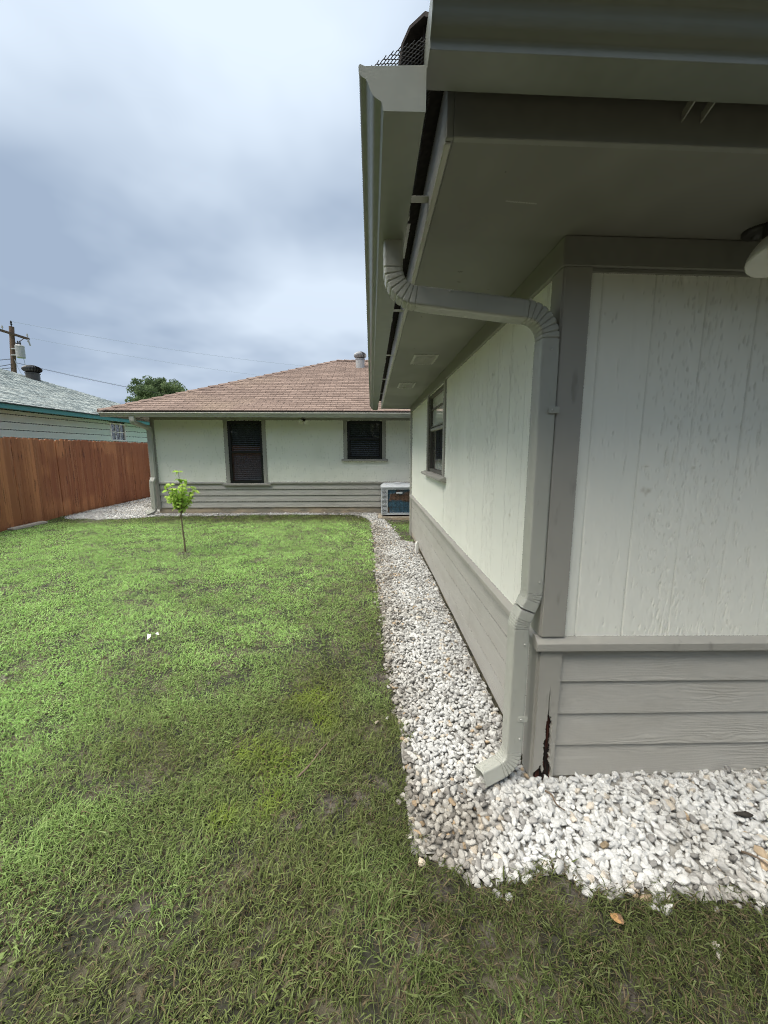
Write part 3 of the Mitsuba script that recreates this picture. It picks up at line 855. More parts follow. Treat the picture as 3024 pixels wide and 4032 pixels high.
# hanger brackets between gutter back and fascia
for yb in (1.47, 2.55, 3.7, 4.9, 6.1, 7.2):
    add(g1, 'bracket', cat([box(G1X + 0.153, FX + 0.001, yb, yb + 0.035, 2.400, 2.403), box(G1X + 0.1545, G1X + 0.1575, yb - 0.002, yb + 0.022, 2.337, 2.42)]), 'gutter_metal')
add(g1, 'bracket', box(G1X + 0.156, G1X + 0.171, 1.58, 1.84, 2.372, 2.3735), 'gutter_metal')
for xb in (0.82, 1.75, 2.7):
    sp_ = prism(Polygon([(1.0985, 2.425), (1.152, 2.405), (1.152, 2.43), (1.0985, 2.45)]), 'x', xb, xb + 0.003)
    add(g2, 'bracket', sp_, 'gutter_metal')
    add(g2, 'bracket', prism(Polygon([(1.0985, 2.425), (1.152, 2.405), (1.152, 2.43), (1.0985, 2.45)]), 'x', xb + 0.052, xb + 0.055), 'gutter_metal')


# gutter guard: expanded wire mesh from the gutter lip up under the roof edge
def guard(length, width, cw, ch, wire):
    ms_v, ms_f, n = [], [], 0
    segs = []
    rows, cols = int(width / ch) + 1, int(length / cw) + 1
    for i in range(rows):
        for j in range(cols):
            xo = (j + 0.5 * (i % 2)) * cw
            yo = i * ch
            segs += [((xo, yo), (xo, yo + ch * 0.34)), ((xo, yo + ch * 0.34), (xo + cw / 2, yo + ch)), ((xo, yo + ch * 0.34), (xo - cw / 2, yo + ch))]
    s = np.array(segs)
    return s


def guard_mesh():
    s = guard(2.6, 0.205, 0.0105, 0.0092, 0.0012)
    p, q_ = s[:, 0], s[:, 1]
    keep = (q_[:, 1] < 0.205)
    p, q_ = p[keep], q_[keep]
    lo, hi = np.array([G1X + 0.004, 2.418]), np.array([FX - 0.02, 2.512])
    dirv = (hi - lo) / np.linalg.norm(hi - lo)
    nrm = np.array([-dirv[1], dirv[0]])

    def to3(a, off):
        h = a[:, 1]
        return np.stack([lo[0] + dirv[0] * h + nrm[0] * off, G1A + 0.02 + a[:, 0], lo[1] + dirv[1] * h + nrm[1] * off + 0.012 * np.sin(np.clip(h / 0.205, 0, 1) * np.pi)], 1)
    t = (q_ - p)
    t /= np.linalg.norm(t, axis=1, keepdims=True)
    w = np.stack([-t[:, 1], t[:, 0]], 1) * 0.0007
    vs = [to3(p - w, -0.0008), to3(p + w, -0.0008), to3(q_ + w, -0.0008), to3(q_ - w, -0.0008), to3(p - w, 0.0008), to3(p + w, 0.0008), to3(q_ + w, 0.0008), to3(q_ - w, 0.0008)]
    V = np.stack(vs, 1)
    f = np.array([[0, 1, 2], [0, 2, 3], [4, 6, 5], [4, 7, 6], [0, 4, 5], [0, 5, 1], [3, 2, 6], [3, 6, 7], [0, 3, 7], [0, 7, 4], [1, 5, 6], [1, 6, 2]])
    F = f[None] + (np.arange(len(p)) * 8)[:, None, None]
    return trimesh.Trimesh(V.reshape(-1, 3), F.reshape(-1, 3), process=False)


add(house, 'gutter_guard', guard_mesh(), 'dark_metal')


# downspouts: a corrugated rounded-rectangle pipe swept along a path, crimped in its bends
def pipe_profile(w, d, r=0.010, ribs=True):
    pts, nr = [], []
    hw_, hd = w / 2, d / 2
    c = [((hw_ - r), (hd - r), 0), (-(hw_ - r), (hd - r), 90), (-(hw_ - r), -(hd - r), 180), ((hw_ - r), -(hd - r), 270)]
    for k, (cx_, cy_, a0) in enumerate(c):
        for a in np.radians(np.linspace(a0, a0 + 90, 4)):
            pts.append((cx_ + r * math.cos(a), cy_ + r * math.sin(a)))
        nx_, ny_, _ = c[(k + 1) % 4]
        a1 = math.radians(a0 + 90)
        p0 = np.array([cx_ + r * math.cos(a1), cy_ + r * math.sin(a1)])
        p1 = np.array([nx_ + r * math.cos(a1), ny_ + r * math.sin(a1)])
        out = np.array([math.cos(a1), math.sin(a1)])
        if ribs and abs(out[0]) > 0.5:
            for t, dep in ((0.20, 0), (0.235, -0.0022), (0.27, 0), (0.40, 0), (0.435, -0.0022), (0.47, 0), (0.60, 0), (0.635, -0.0022), (0.67, 0), (0.80, 0), (0.835, -0.0022), (0.87, 0)):
                pts.append(tuple(p0 + (p1 - p0) * t + out * dep))
    return np.array(pts)


def downspout_path(points, radius, seg=9):
    """Straight runs joined by arcs; returns points and a crimp factor for each."""
    P = [np.asarray(p, float) for p in points]
    out, cr = [P[0]], [0.0]
    for k in range(1, len(P) - 1):
        a, b, c = P[k - 1], P[k], P[k + 1]
        d0, d1 = (b - a) / np.linalg.norm(b - a), (c - b) / np.linalg.norm(c - b)
        th = math.acos(np.clip(d0 @ d1, -1, 1))
        rad = radius if np.isscalar(radius) else radius[k - 1]
        tl = min(rad * math.tan(th / 2), 0.48 * np.linalg.norm(b - a), 0.48 * np.linalg.norm(c - b))
        rad = tl / math.tan(th / 2)
        nrm = (d1 - d0 * (d0 @ d1))
        nrm /= np.linalg.norm(nrm)
        cen = b - d0 * tl + nrm * rad
        n = max(4, int(round(seg * th / 1.57)))
        for i in range(n + 1):
            f0 = i / n
            for f, crimp in ((f0 - 0.16 / n, 0.0), (f0, 1.0), (f0 + 0.16 / n, 0.0)):
                an = th * f
                out.append(cen + rad * (-nrm * math.cos(an) + d0 * math.sin(an)))
                cr.append(crimp)
    out.append(P[-1]); cr.append(0.0)
    return np.array(out), np.array(cr)


def sweep(path, cr, prof, bvec, taper=None, crimp=0.11):
    tg = np.gradient(path, axis=0)
    d = np.diff(path, axis=0)
    d /= np.linalg.norm(d, axis=1, keepdims=True)
    tg = np.vstack([d[:1], d[:-1] + d[1:], d[-1:]])
    tg /= np.linalg.norm(tg, axis=1, keepdims=True)
    ref = np.asarray(bvec, float)
    vs = []
    for k, (p, t) in enumerate(zip(path, tg)):
        b = ref - t * (ref @ t)
        b /= np.linalg.norm(b)
        ref = b
        n_ = np.cross(b, t)
        s = (1 - crimp * cr[k]) * (1 if taper is None else taper[k])
        vs.append(p + s * (prof[:, :1] * n_ + prof[:, 1:] * b))
    m = len(prof)
    V = np.vstack(vs)
    i = np.arange(m)
    j = (i + 1) % m
    F = np.vstack([np.vstack([np.stack([k * m + i, k * m + j, (k + 1) * m + j], 1), np.stack([k * m + i, (k + 1) * m + j, (k + 1) * m + i], 1)]) for k in range(len(path) - 1)])
    mesh = trimesh.Trimesh(V, F, process=False)
    # inner skin so that the open end shows thickness and a dark inside
    inner = trimesh.Trimesh(V, F[:, ::-1], process=False)
    return mesh


ds = number(house + '__downspout')
YC = 1.648
PW, PD = 0.072, 0.082
prof = pipe_profile(PW, PD)
up_pts = [(0.088, YC, 2.338), (0.088, YC, 2.150), (0.712, YC, 2.085), (0.712, YC, 0.915), (0.660, YC - 0.006, 0.790), (0.660, YC - 0.006, 0.088), (0.497, YC - 0.062, 0.056)]
# the pieces as they are sleeved together: outlet elbow, horizontal run, upper elbow, upright, offset, lower upright, foot elbow
path, cr = downspout_path(up_pts, [0.105, 0.105, 0.10, 0.10, 0.085], 8)


def cut(path, cr, a, b):
    """Part of the path between two lengths along it."""
    L = np.concatenate([[0], np.cumsum(np.linalg.norm(np.diff(path, axis=0), axis=1))])
    pa = np.array([np.interp(a, L, path[:, k]) for k in range(3)])
    pb = np.array([np.interp(b, L, path[:, k]) for k in range(3)])
    m = (L > a + 1e-4) & (L < b - 1e-4)
    return np.vstack([pa, path[m], pb]), np.concatenate([[0], cr[m], [0]]), L


Ltot = np.concatenate([[0], np.cumsum(np.linalg.norm(np.diff(path, axis=0), axis=1))])


def length_at(pt):
    return Ltot[np.argmin(np.linalg.norm(path - np.asarray(pt), axis=1))]


# stations: ends of bends
bend = np.where(cr > 0.5)[0]
groups_, cur = [], [bend[0]]
for k in bend[1:]:
    if np.linalg.norm(path[k] - path[cur[-1]]) < 0.06:
        cur.append(k)
    else:
        groups_.append(cur); cur = [k]
groups_.append(cur)
st = [(Ltot[g[0]], Ltot[g[-1]]) for g in groups_]
pieces = []
margin = 0.045
prev = 0.0
order = []
for (s0, s1) in st:
    a_, b_ = max(0, s0 - margin), min(Ltot[-1], s1 + margin)
    if order and a_ < order[-1][1]:
        order[-1] = (order[-1][0], b_, 'elbow')
    else:
        if a_ > prev + 0.02:
            order.append((prev, a_, 'pipe'))
        order.append((a_, b_, 'elbow'))
    prev = b_
if prev < Ltot[-1] - 0.01:
    order[-1] = (order[-1][0], Ltot[-1], 'elbow')
for k, (a_, b_, kind) in enumerate(order):
    grow = 1.025 if kind == 'pipe' else 1.0
    ov = 0.012 if kind == 'pipe' else 0.0
    pp, cc, _ = cut(path, cr, max(0, a_ - ov), min(Ltot[-1], b_ + ov))
    add(ds, kind, sweep(pp, cc, prof * grow, (0, 1, 0)), 'gutter_metal', smooth=35)
add(ds, 'elbow', trimesh.Trimesh(np.zeros((0, 3)), np.zeros((0, 3), int)), 'gutter_metal') if False else None


def screw(parent, p, nrm, r=0.0055):
    m = lathe([(0.0, 0.004), (r * 0.6, 0.0036), (r, 0.0014), (r, -0.001)], 10)
    m.apply_transform(trimesh.geometry.align_vectors([0, 0, 1], nrm))
    m.apply_translation(p)
    add(parent, 'screw', m, 'screw_metal', smooth=40)


yf = YC - PD / 2 - 0.0012
for p in ((0.728, yf, 0.985), (0.676, yf - 0.006, 0.70), (0.678, yf - 0.006, 0.235), (0.305, yf, 2.155), (0.62, yf, 2.128), (0.715, yf, 1.945)):
    screw(ds, p, (0, -1, 0), 0.0042)
for x_, z_ in ((0.730, 1.712), (0.678, 0.335)):
    s_ = add(ds, 'strap', cat([box(x_ - 0.014, x_ + 0.030, yf - 0.009, yf - 0.006, z_ - 0.013, z_ + 0.013, 0.0008)]), 'gutter_metal')
    screw(ds, (x_, yf - 0.009, z_), (0, -1, 0), 0.0045)

# soffit vents
for (x_, y_, w_, l_) in ((0.372, 3.50, 0.215, 0.36), (0.343, 4.90, 0.205, 0.40)):
    v = number(house + '__soffit_vent')
    zc = SOF - 0.004
    add(v, 'frame', cat([box(x_, x_ + w_, y_, y_ + 0.02, zc, SOF - 0.0003), box(x_, x_ + w_, y_ + l_ - 0.02, y_ + l_, zc, SOF - 0.0003), box(x_, x_ + 0.018, y_ + 0.02, y_ + l_ - 0.02, zc, SOF - 0.0003), box(x_ + w_ - 0.018, x_ + w_, y_ + 0.02, y_ + l_ - 0.02, zc, SOF - 0.0003)]), 'bright_edge')
    add(v, 'backing', box(x_ + 0.018, x_ + w_ - 0.018, y_ + 0.02, y_ + l_ - 0.02, SOF - 0.0012, SOF - 0.0004), 'dark_void')
    n = 16
    for i in range(n):
        yy = y_ + 0.022 + (l_ - 0.044) * i / n
        add(v, 'slat', box(x_ + 0.018, x_ + w_ - 0.018, yy, yy + (l_ - 0.044) / n * 0.5, zc + 0.0003, SOF - 0.0014), 'bright_edge')

# side window
win = number(house + '__window')
wy0, wy1, wz0, wz1 = 4.05, 5.33, 1.28, 2.2515
add(win, 'trim', cat([box(SX - 0.020, SX + 0.002, wy0, wy0 + 0.085, wz0, wz1, 0.002), box(SX - 0.020, SX + 0.002, wy1 - 0.085, wy1, wz0, wz1, 0.002)]), 'trim_paint')
add(win, 'sill', prism(rounded([(SX - 0.075, 1.238), (SX - 0.075, 1.262), (SX - 0.02, 1.280), (SX + 0.02, 1.280), (SX + 0.02, 1.225), (SX - 0.022, 1.225), (SX - 0.03, 1.238)], 0.002), 'y', wy0 - 0.10, wy1 + 0.10), 'trim_paint', smooth=30)
a_, b_ = wy0 + 0.085, wy1 - 0.085
fr = []
for (p0, p1, q0, q1) in ((a_, b_, wz1 - 0.04, wz1), (a_, b_, wz0, wz0 + 0.04), (a_, a_ + 0.04, wz0 + 0.04, wz1 - 0.04), (b_ - 0.04, b_, wz0 + 0.04, wz1 - 0.04)):
    fr.append(box(SX + 0.010, SX + 0.06, p0, p1, q0, q1, 0.003))
add(win, 'frame', cat(fr), 'bronze')
add(win, 'meeting_rail', cat([box(SX + 0.014, SX + 0.05, a_ + 0.04, b_ - 0.04, 1.795, 1.83, 0.003), box(SX + 0.020, SX + 0.05, a_ + 0.04, b_ - 0.04, 1.845, 1.858, 0.002)]), 'trim_paint')
add(win, 'muntin', cat([box(SX + 0.022, SX + 0.05, a_ + 0.04, b_ - 0.04, 2.055, 2.075, 0.002)]), 'bronze')
add(win, 'pane', box(SX + 0.040, SX + 0.0402, a_ + 0.04, b_ - 0.04, 1.86, wz1 - 0.04).slice_plane([SX + 0.0401, 0, 0], [-1, 0, 0]) if False else trimesh.Trimesh([[SX + 0.04, a_ + 0.04, 1.859], [SX + 0.04, b_ - 0.04, 1.859], [SX + 0.04, b_ - 0.04, wz1 - 0.04], [SX + 0.04, a_ + 0.04, wz1 - 0.04]], [[0, 2, 1], [0, 3, 2]], process=False), 'pane_glass')
add(win, 'pane', trimesh.Trimesh([[SX + 0.038, a_ + 0.04, wz0 + 0.04], [SX + 0.038, b_ - 0.04, wz0 + 0.04], [SX + 0.038, b_ - 0.04, 1.795], [SX + 0.038, a_ + 0.04, 1.795]], [[0, 2, 1], [0, 3, 2]], process=False), 'pane_glass')
add(win, 'shade', box(SX + 0.0425, SX + 0.046, a_ + 0.041, b_ - 0.041, 1.859, wz1 - 0.041), 'shade_cloth')
# dark curtain folds behind the lower sash
yy = np.linspace(a_ + 0.02, b_ - 0.02, 60)
cur = np.stack([SX + 0.10 + 0.018 * np.sin(yy * 42) + 0.008 * np.sin(yy * 97), yy], 1)
V = np.vstack([np.column_stack([cur, np.full(60, 1.25)]), np.column_stack([cur + [0.006, 0], np.full(60, 1.84)])])
F = np.vstack([[[i, i + 1, i + 61], [i, i + 61, i + 60]] for i in range(59)])
add(win, 'curtain', trimesh.Trimesh(V, F, process=False), 'curtain', smooth=True)
add(win, 'grille', cat([box(SX + 0.046, SX + 0.050, a_ + 0.04, b_ - 0.04, 1.545, 1.556), box(SX + 0.046, SX + 0.050, (a_ + b_) / 2 - 0.006, (a_ + b_) / 2 + 0.006, wz0 + 0.04, 1.795)]), 'black_vinyl')
add(win, 'room', box(SX + 0.12, SX + 0.9, a_ - 0.1, b_ + 0.1, 1.2, 2.3).apply_scale(1.0), 'dark_void')
add(house, 'black_flashing', box(SX + 0.01, SX + 0.05, BACK + 0.141, BACK + 0.15, -0.12, 0.2), 'dark_void')

# flood lamp under the soffit of the near house
lamp = thing('flood_light', 'round flood lamp hanging under the dark soffit at the right edge', 'flood light')


def par_lamp(parent, pos, aim, scale=1.0, socket='dark_metal'):
    aim = np.asarray(aim, float) / np.linalg.norm(aim)
    R = trimesh.geometry.align_vectors([0, 0, 1], aim)
    lens = lathe([(0.0, -0.004), (0.012, -0.003), (0.028, -0.005), (0.045, -0.002), (0.052, 0.001), (0.058, 0.002), (0.061, -0.001), (0.0615, -0.006)], 36)
    bowl = lathe([(0.0605, -0.004), (0.061, -0.012), (0.052, -0.035), (0.036, -0.062), (0.022, -0.078), (0.019, -0.090), (0.0, -0.091)], 36)
    hold = lathe([(0.0, -0.072), (0.026, -0.074), (0.030, -0.080), (0.030, -0.125), (0.022, -0.140), (0.0, -0.142)], 20)
    for m, nm, mt_ in ((lens, 'lens', 'lamp_glass'), (bowl, 'bowl', 'lamp_glass'), (hold, 'socket', socket)):
        m.vertices = m.vertices * scale
        m.apply_transform(R)
        m.apply_translation(pos)
        add(parent, nm, m, mt_, smooth=35)


par_lamp(lamp, (1.412, 1.44, 2.203), (-0.22, -0.29, -0.93), 1.28)
add(lamp, 'arm', tube([(1.44, 1.56, 2.335), (1.435, 1.545, 2.35), (1.43, 1.53, 2.36)], 0.014, 10), 'dark_metal', smooth=40)
add(lamp, 'base_plate', lathe([(0.0, -0.022), (0.05, -0.022), (0.055, -0.016), (0.055, 0.0)], 28, (1.44, 1.54, SOF - 0.0002)), 'dark_metal', smooth=35)

# white bent pipe beside the wall
pv = thing('pipe', 'small white plastic pipe loop standing in the gravel beside the near house wall', 'pipe')
add(pv, 'loop', tube([(0.680, 5.80, -0.04), (0.680, 5.80, 0.125), (0.682, 5.805, 0.152), (0.690, 5.82, 0.165), (0.702, 5.84, 0.165), (0.710, 5.855, 0.152), (0.712, 5.86, 0.125), (0.712, 5.86, -0.04)], 0.0165, 12), 'white_plastic', smooth=40)
add(pv, 'coupling', lathe([(0.018, 0.0), (0.018, 0.035), (0.013, 0.037)], 14, (0.680, 5.80, 0.05)), 'white_plastic', smooth=30)

# ------------------------------------------------------------------ far house
W0, W1, WY = -5.13, 5.0, 9.50
far = thing('house', 'white house across the lawn with brown shingled hip roof and two black windows', 'house')
win1 = (-3.375, -2.575, 0.775, 2.232)
win2 = (-0.570, 0.262, 1.350, 2.235)
wallp = Polygon([(W0 + 0.06, 0.785), (W1, 0.785), (W1, 2.36), (W0 + 0.06, 2.36)])
for (a_, b_, c_, d_) in (win1, win2):
    wallp = wallp.difference(Polygon([(a_ - 0.01, c_ - 0.01), (b_ + 0.01, c_ - 0.01), (b_ + 0.01, d_ + 0.01), (a_ - 0.01, d_ + 0.01)]))
add(far, 'wall', prism(wallp, 'y', WY, WY + 0.12), 'stucco_white')
add(far, 'wall', box(W0, W0 + 0.12, WY + 0.05, WY + 8.5, 0.0, 2.36), 'white_siding')
add(far, 'foundation', cat([box(W0 + 0.03, W1, WY + 0.012, WY + 0.3, -0.2, 0.215), box(W0 + 0.012, W0 + 0.2, WY + 0.03, WY + 8.5, -0.2, 0.19)]), 'concrete')
add(far, 'sheathing', box(W0 + 0.05, W1, WY + 0.022, WY + 0.11, 0.2, 0.79), 'dark_void')
FZ = [0.775, 0.630, 0.483, 0.336, 0.190]
for k in range(4):
    zt, zb = FZ[k] - (0.006 if k else 0), FZ[k + 1]
    poly = rounded([(WY - 0.014, zb), (WY + 0.012, zt), (WY + 0.0155, zt), (WY + 0.008, zb)], 0.0012)
    cuts = [W0 + 0.075, (-1.45, 1.0, -2.2, 0.4)[k], W1]
    for a_, b_ in zip(cuts[:-1], cuts[1:]):
        add(far, 'siding_board', prism(poly, 'x', a_ + 0.001, b_ - 0.001), 'board_paint')
add(far, 'belly_band', prism(rounded([(WY - 0.035, 0.762), (WY - 0.035, 0.788), (WY - 0.002, 0.806), (WY + 0.02, 0.806), (WY + 0.02, 0.762)], 0.003), 'x', W0 + 0.0705, win1[0] - 0.17), 'trim_paint')
add(far, 'belly_band', prism(rounded([(WY - 0.035, 0.762), (WY - 0.035, 0.788), (WY - 0.002, 0.806), (WY + 0.02, 0.806), (WY + 0.02, 0.762)], 0.003), 'x', win1[1] + 0.17, W1), 'trim_paint')
add(far, 'corner_board', cat([box(W0 - 0.02, W0 + 0.07, WY - 0.02, WY + 0.004, 0.15, 2.36, 0.003), box(W0 - 0.02, W0 + 0.002, WY + 0.0045, WY + 0.09, 0.15, 2.36, 0.003)]), 'trim_paint')
add(far, 'frieze_board', box(W0 + 0.0705, W1, WY - 0.022, WY + 0.002, 2.255, 2.33, 0.003), 'trim_paint')


def far_window(rect, sill_over, rail, slats):
    x0, x1, z0, z1 = rect
    w = number(far + '__window')
    ztop = 2.254
    add(w, 'trim', cat([box(x0 - 0.092, x0, WY - 0.020, WY + 0.002, z0, ztop, 0.002), box(x1, x1 + 0.092, WY - 0.020, WY + 0.002, z0, ztop, 0.002)]), 'trim_paint')
    add(w, 'sill', prism(rounded([(WY - 0.07, z0 - 0.052), (WY - 0.07, z0 - 0.018), (WY - 0.015, z0 - 0.0005), (WY + 0.03, z0 - 0.0005), (WY + 0.03, z0 - 0.052)], 0.003), 'x', x0 - sill_over, x1 + sill_over), 'trim_paint')
    f = 0.055
    add(w, 'frame', cat([box(x0, x0 + f, WY - 0.006, WY + 0.06, z0, z1, 0.004), box(x1 - f, x1, WY - 0.006, WY + 0.06, z0, z1, 0.004),
                         box(x0 + f, x1 - f, WY - 0.006, WY + 0.06, z0, z0 + f, 0.004), box(x0 + f, x1 - f, WY - 0.006, WY + 0.06, z1 - f, z1 + 0.015, 0.004)]), 'black_vinyl')
    add(w, 'meeting_rail', box(x0 + f, x1 - f, WY - 0.004, WY + 0.05, rail - 0.025, rail + 0.025, 0.004), 'black_vinyl')
    for (q0, q1, yy) in ((z0 + f, rail - 0.025, WY + 0.02), (rail + 0.025, z1 - f, WY + 0.032)):
        add(w, 'pane', trimesh.Trimesh([[x0 + f, yy, q0], [x1 - f, yy, q0], [x1 - f, yy, q1], [x0 + f, yy, q1]], [[0, 1, 2], [0, 2, 3]], process=False), 'pane_glass')
    m = box(x0 - 0.3, x1 + 0.3, WY + 0.125, WY + 1.2, z0 - 0.2, z1 + 0.1)
    add(w, 'room', m, 'room_dark')
    n = slats
    for i in range(n):
        z = z0 + f + 0.01 + (z1 - z0 - 2 * f - 0.03) * (i + 0.5) / n
        s = box(-(x1 - x0) / 2 + f + 0.02, (x1 - x0) / 2 - f - 0.02, -0.025, 0.025, -0.0012, 0.0012)
        s.apply_transform(trimesh.transformations.rotation_matrix(math.radians(30), [1, 0, 0]))
        s.apply_translation(((x0 + x1) / 2, WY + 0.085, z))
        add(w, 'slat', s, 'blind')
    return w


far_window(win1, 0.165, 1.515, 27)
w2_ = far_window(win2, 0.14, 1.83, 16)
# eaves of the far house
EY, EX = 8.86, -5.76
add(far, 'soffit', box(EX + 0.02, W1, EY + 0.02, WY + 0.05, 2.335, 2.345), 'soffit_paint')
add(far, 'soffit', box(EX + 0.02, W0 + 0.05, WY + 0.0505, WY + 8.5, 2.335, 2.345), 'soffit_paint')
add(far, 'fascia', cat([box(EX, W1, EY, EY + 0.019, 2.29, 2.40, 0.002), box(EX, EX + 0.019, EY + 0.0195, WY + 8.5, 2.29, 2.40, 0.002)]), 'trim_paint')
gf1 = add(far, 'gutter', gutter_shell(EY - 0.155, 2.268, 'x', EX - 0.02, W1), 'gutter_metal', smooth=28)
add(gf1, 'end_cap', gutter_cap(EY - 0.155, 2.268, 'x', EX - 0.02), 'gutter_metal')
add(far, 'roof__drip_edge', box(EX - 0.03, W1, EY - 0.10, EY + 0.03, 2.381, 2.390), 'dark_void')
# roof
RX, RY, RZ, RS, RT = -5.83, 8.78, 2.40, 0.437, 4.72
ax, ay, az_ = RX + RT, RY + RT, RZ + RS * RT
XR = 8.0
V = np.array([[RX, RY, RZ], [XR, RY, RZ], [XR, ay, az_], [ax, ay, az_], [RX, RY + 2 * RT, RZ], [XR, RY + 2 * RT, RZ]])
F = np.array([[0, 1, 2], [0, 2, 3], [0, 3, 4], [4, 3, 2], [4, 2, 5]])
Vb = V - [0, 0, 0.02]
roofm = trimesh.Trimesh(np.vstack([V - [0, 0, 0.006], Vb]), np.vstack([F, F[:, ::-1] + 6, [[0, 6, 7], [0, 7, 1], [0, 4, 10], [0, 10, 6]]]), process=False)
froof = add(far, 'roof', roofm, 'brown_shingle')
rsh = np.random.default_rng(17)
ncourse = int(RT * RS / CZ)
tabs = []
for c in range(ncourse):
    s0 = c * CZ / RS
    xl = RX + s0
    off = 0.5 * (c % 2)
    k0, k1 = int(math.floor(xl / TAB + off)), int(math.ceil(4.2 / TAB + off))
    for k in range(k0, k1):
        xa, xb = (k - off) * TAB, (k - off + 1) * TAB
        if xb < xl + 0.03:
            continue
        xa = max(xa, xl - 0.01)
        tabs.append((c, xa + 0.005, xb - 0.005, s0))


def tab_mesh(t):
    c, xa, xb, s0 = t
    s1 = s0 + CZ / RS * 1.02
    th = 0.011 + rsh.uniform(0, 0.004)
    dz = rsh.uniform(-0.001, 0.0025)
    xl1 = max(xa, RX + s1)
    zz = lambda s: RZ + RS * s
    dy = rsh.uniform(-0.004, 0.004)
    v = np.array([[xa, RY + s0 - 0.004 + dy, zz(s0) + th + dz], [xb, RY + s0 - 0.004 + dy, zz(s0) + th + dz], [xb, RY + s1, zz(s1) + 0.003], [min(xl1, xb - 0.001), RY + s1, zz(s1) + 0.003],
                  [xa, RY + s0 - 0.004 + dy, zz(s0) - 0.001], [xb, RY + s0 - 0.004 + dy, zz(s0) - 0.001], [xb, RY + s1, zz(s1) - 0.004], [min(xl1, xb - 0.001), RY + s1, zz(s1) - 0.004]])
    f = np.array([[0, 1, 2], [0, 2, 3], [4, 6, 5], [4, 7, 6], [0, 4, 5], [0, 5, 1], [1, 5, 6], [1, 6, 2], [3, 7, 4], [3, 4, 0]])
    return trimesh.Trimesh(v, f, process=False)


vis = [t for t in tabs if t[2] < 1.4]
single = vis[:300]
sset = set(single)
for t in single:
    add(froof, 'shingle', tab_mesh(t), 'brown_shingle')
add(froof, 'shingles', cat([tab_mesh(t) for t in tabs if t not in sset]), 'brown_shingle', kind='stuff')


def cap_piece(p, d, up, length, name='hip_shingle'):
    """A bent cap shingle: two slopes either side of the hip line."""
    d = d / np.linalg.norm(d)
    sd = np.cross(d, [0, 0, 1.0]); sd /= np.linalg.norm(sd)
    upv = np.cross(sd, d)
    w, th = 0.13, 0.012
    drop = 0.045
    r_ = rsh.uniform(0.0, 0.008)
    pts = []
    for s_, hgt in ((0, 0.030 + r_), (length, 0.014)):
        for a_, dz in ((-w, -drop), (0, 0), (w, -drop)):
            pts.append(p + d * s_ + sd * a_ + upv * (hgt + dz))
            pts.append(p + d * s_ + sd * a_ + upv * (hgt + dz - th - (0.012 if s_ == 0 else 0)))
    return trimesh.convex.convex_hull(np.array(pts))


hipd = np.array([1, 1, RS])
n_h = int(np.linalg.norm(hipd) * RT / 0.27)
for k in range(n_h):
    p = np.array([RX, RY, RZ]) + hipd * (RT * k / n_h)
    add(froof, 'hip_shingle', cap_piece(p, hipd, None, 0.30), 'brown_shingle')
for k in range(10):
    add(froof, 'hip_shingle', cap_piece(np.array([ax + 0.24 * k, ay, az_ + 0.01]), np.array([1.0, 0, 0]), None, 0.27), 'brown_shingle')


def turbine(parent, x, y, z, r, h, mat_base, mat_fin, fins=22):
    """Roof turbine: a pipe and a squat ball of curved vanes."""
    v = number(parent + '__roof_vent')
    add(v, 'collar', lathe([(r * 0.70, -0.5 * h), (r * 0.70, 0.42 * h), (r * 0.78, 0.43 * h), (r * 0.78, 0.47 * h), (r * 0.70, 0.48 * h)], 28, (x, y, z)), mat_base, smooth=35)
    a = np.linspace(-1.15, 1.25, 9)
    prof_ = np.stack([r * np.cos(a), 0.47 * h + 0.53 * h * (np.sin(a) + 0.95) / 1.95], 1)
    V, F = [], []
    for k in range(fins):
        b0 = 2 * math.pi * k / fins
        base = len(V)
        for i, (rr_, zz_) in enumerate(prof_):
            tw = 0.20 * (i / 8 - 0.5)
            for da, dr_ in ((0.0, 1.0), (2 * math.pi / fins * 0.95, 0.80)):
                V.append((x + rr_ * dr_ * math.cos(b0 + da + tw), y + rr_ * dr_ * math.sin(b0 + da + tw), z + zz_))
        for i in range(8):
            q0 = base + 2 * i
            F += [[q0, q0 + 1, q0 + 3], [q0, q0 + 3, q0 + 2]]
    add(v, 'turbine', trimesh.Trimesh(np.array(V), np.array(F), process=False), mat_fin, smooth=True)
    add(v, 'cap', lathe([(0.0, h * 1.02), (r * 0.30, h * 1.01), (r * 0.42, h * 0.985), (r * 0.42, h * 0.97)], 24, (x, y, z)), mat_fin, smooth=35)
    add(v, 'core', lathe([(r * 0.55, 0.47 * h), (r * 0.70, 0.7 * h), (r * 0.35, 0.97 * h)], 20, (x, y, z)), 'dark_void')
    return v


turbine(far, -0.325, 12.63, 4.13, 0.195, 0.41, 'galvanised', 'galvanised')

# far downspout at the left corner
dsf = number(far + '__downspout')
pf, crf = downspout_path([(-5.13, 8.79, 2.275), (-5.13, 8.79, 2.16), (-5.135, 9.425, 2.06), (-5.135, 9.425, 0.92), (-5.15, 9.36, 0.82), (-5.15, 9.36, 0.14), (-5.29, 9.25, 0.085)], [0.09, 0.09, 0.05, 0.05, 0.07], 6)
add(dsf, 'pipe', sweep(pf, crf, pipe_profile(0.082, 0.105), (1, 0, 0)), 'gutter_metal', smooth=35)
add(dsf, 'strap', box(-5.20, -5.07, 9.375, 9.384, 0.90, 0.925), 'screw_metal')
cab = add(far, 'cable', tube([(-5.75, 8.9, 2.30), (-5.55, 9.0, 2.285), (-5.35, 9.05, 2.30), (-5.25, 9.2, 2.25), (-5.15, 9.3, 2.32)], 0.006, 6), 'wire')

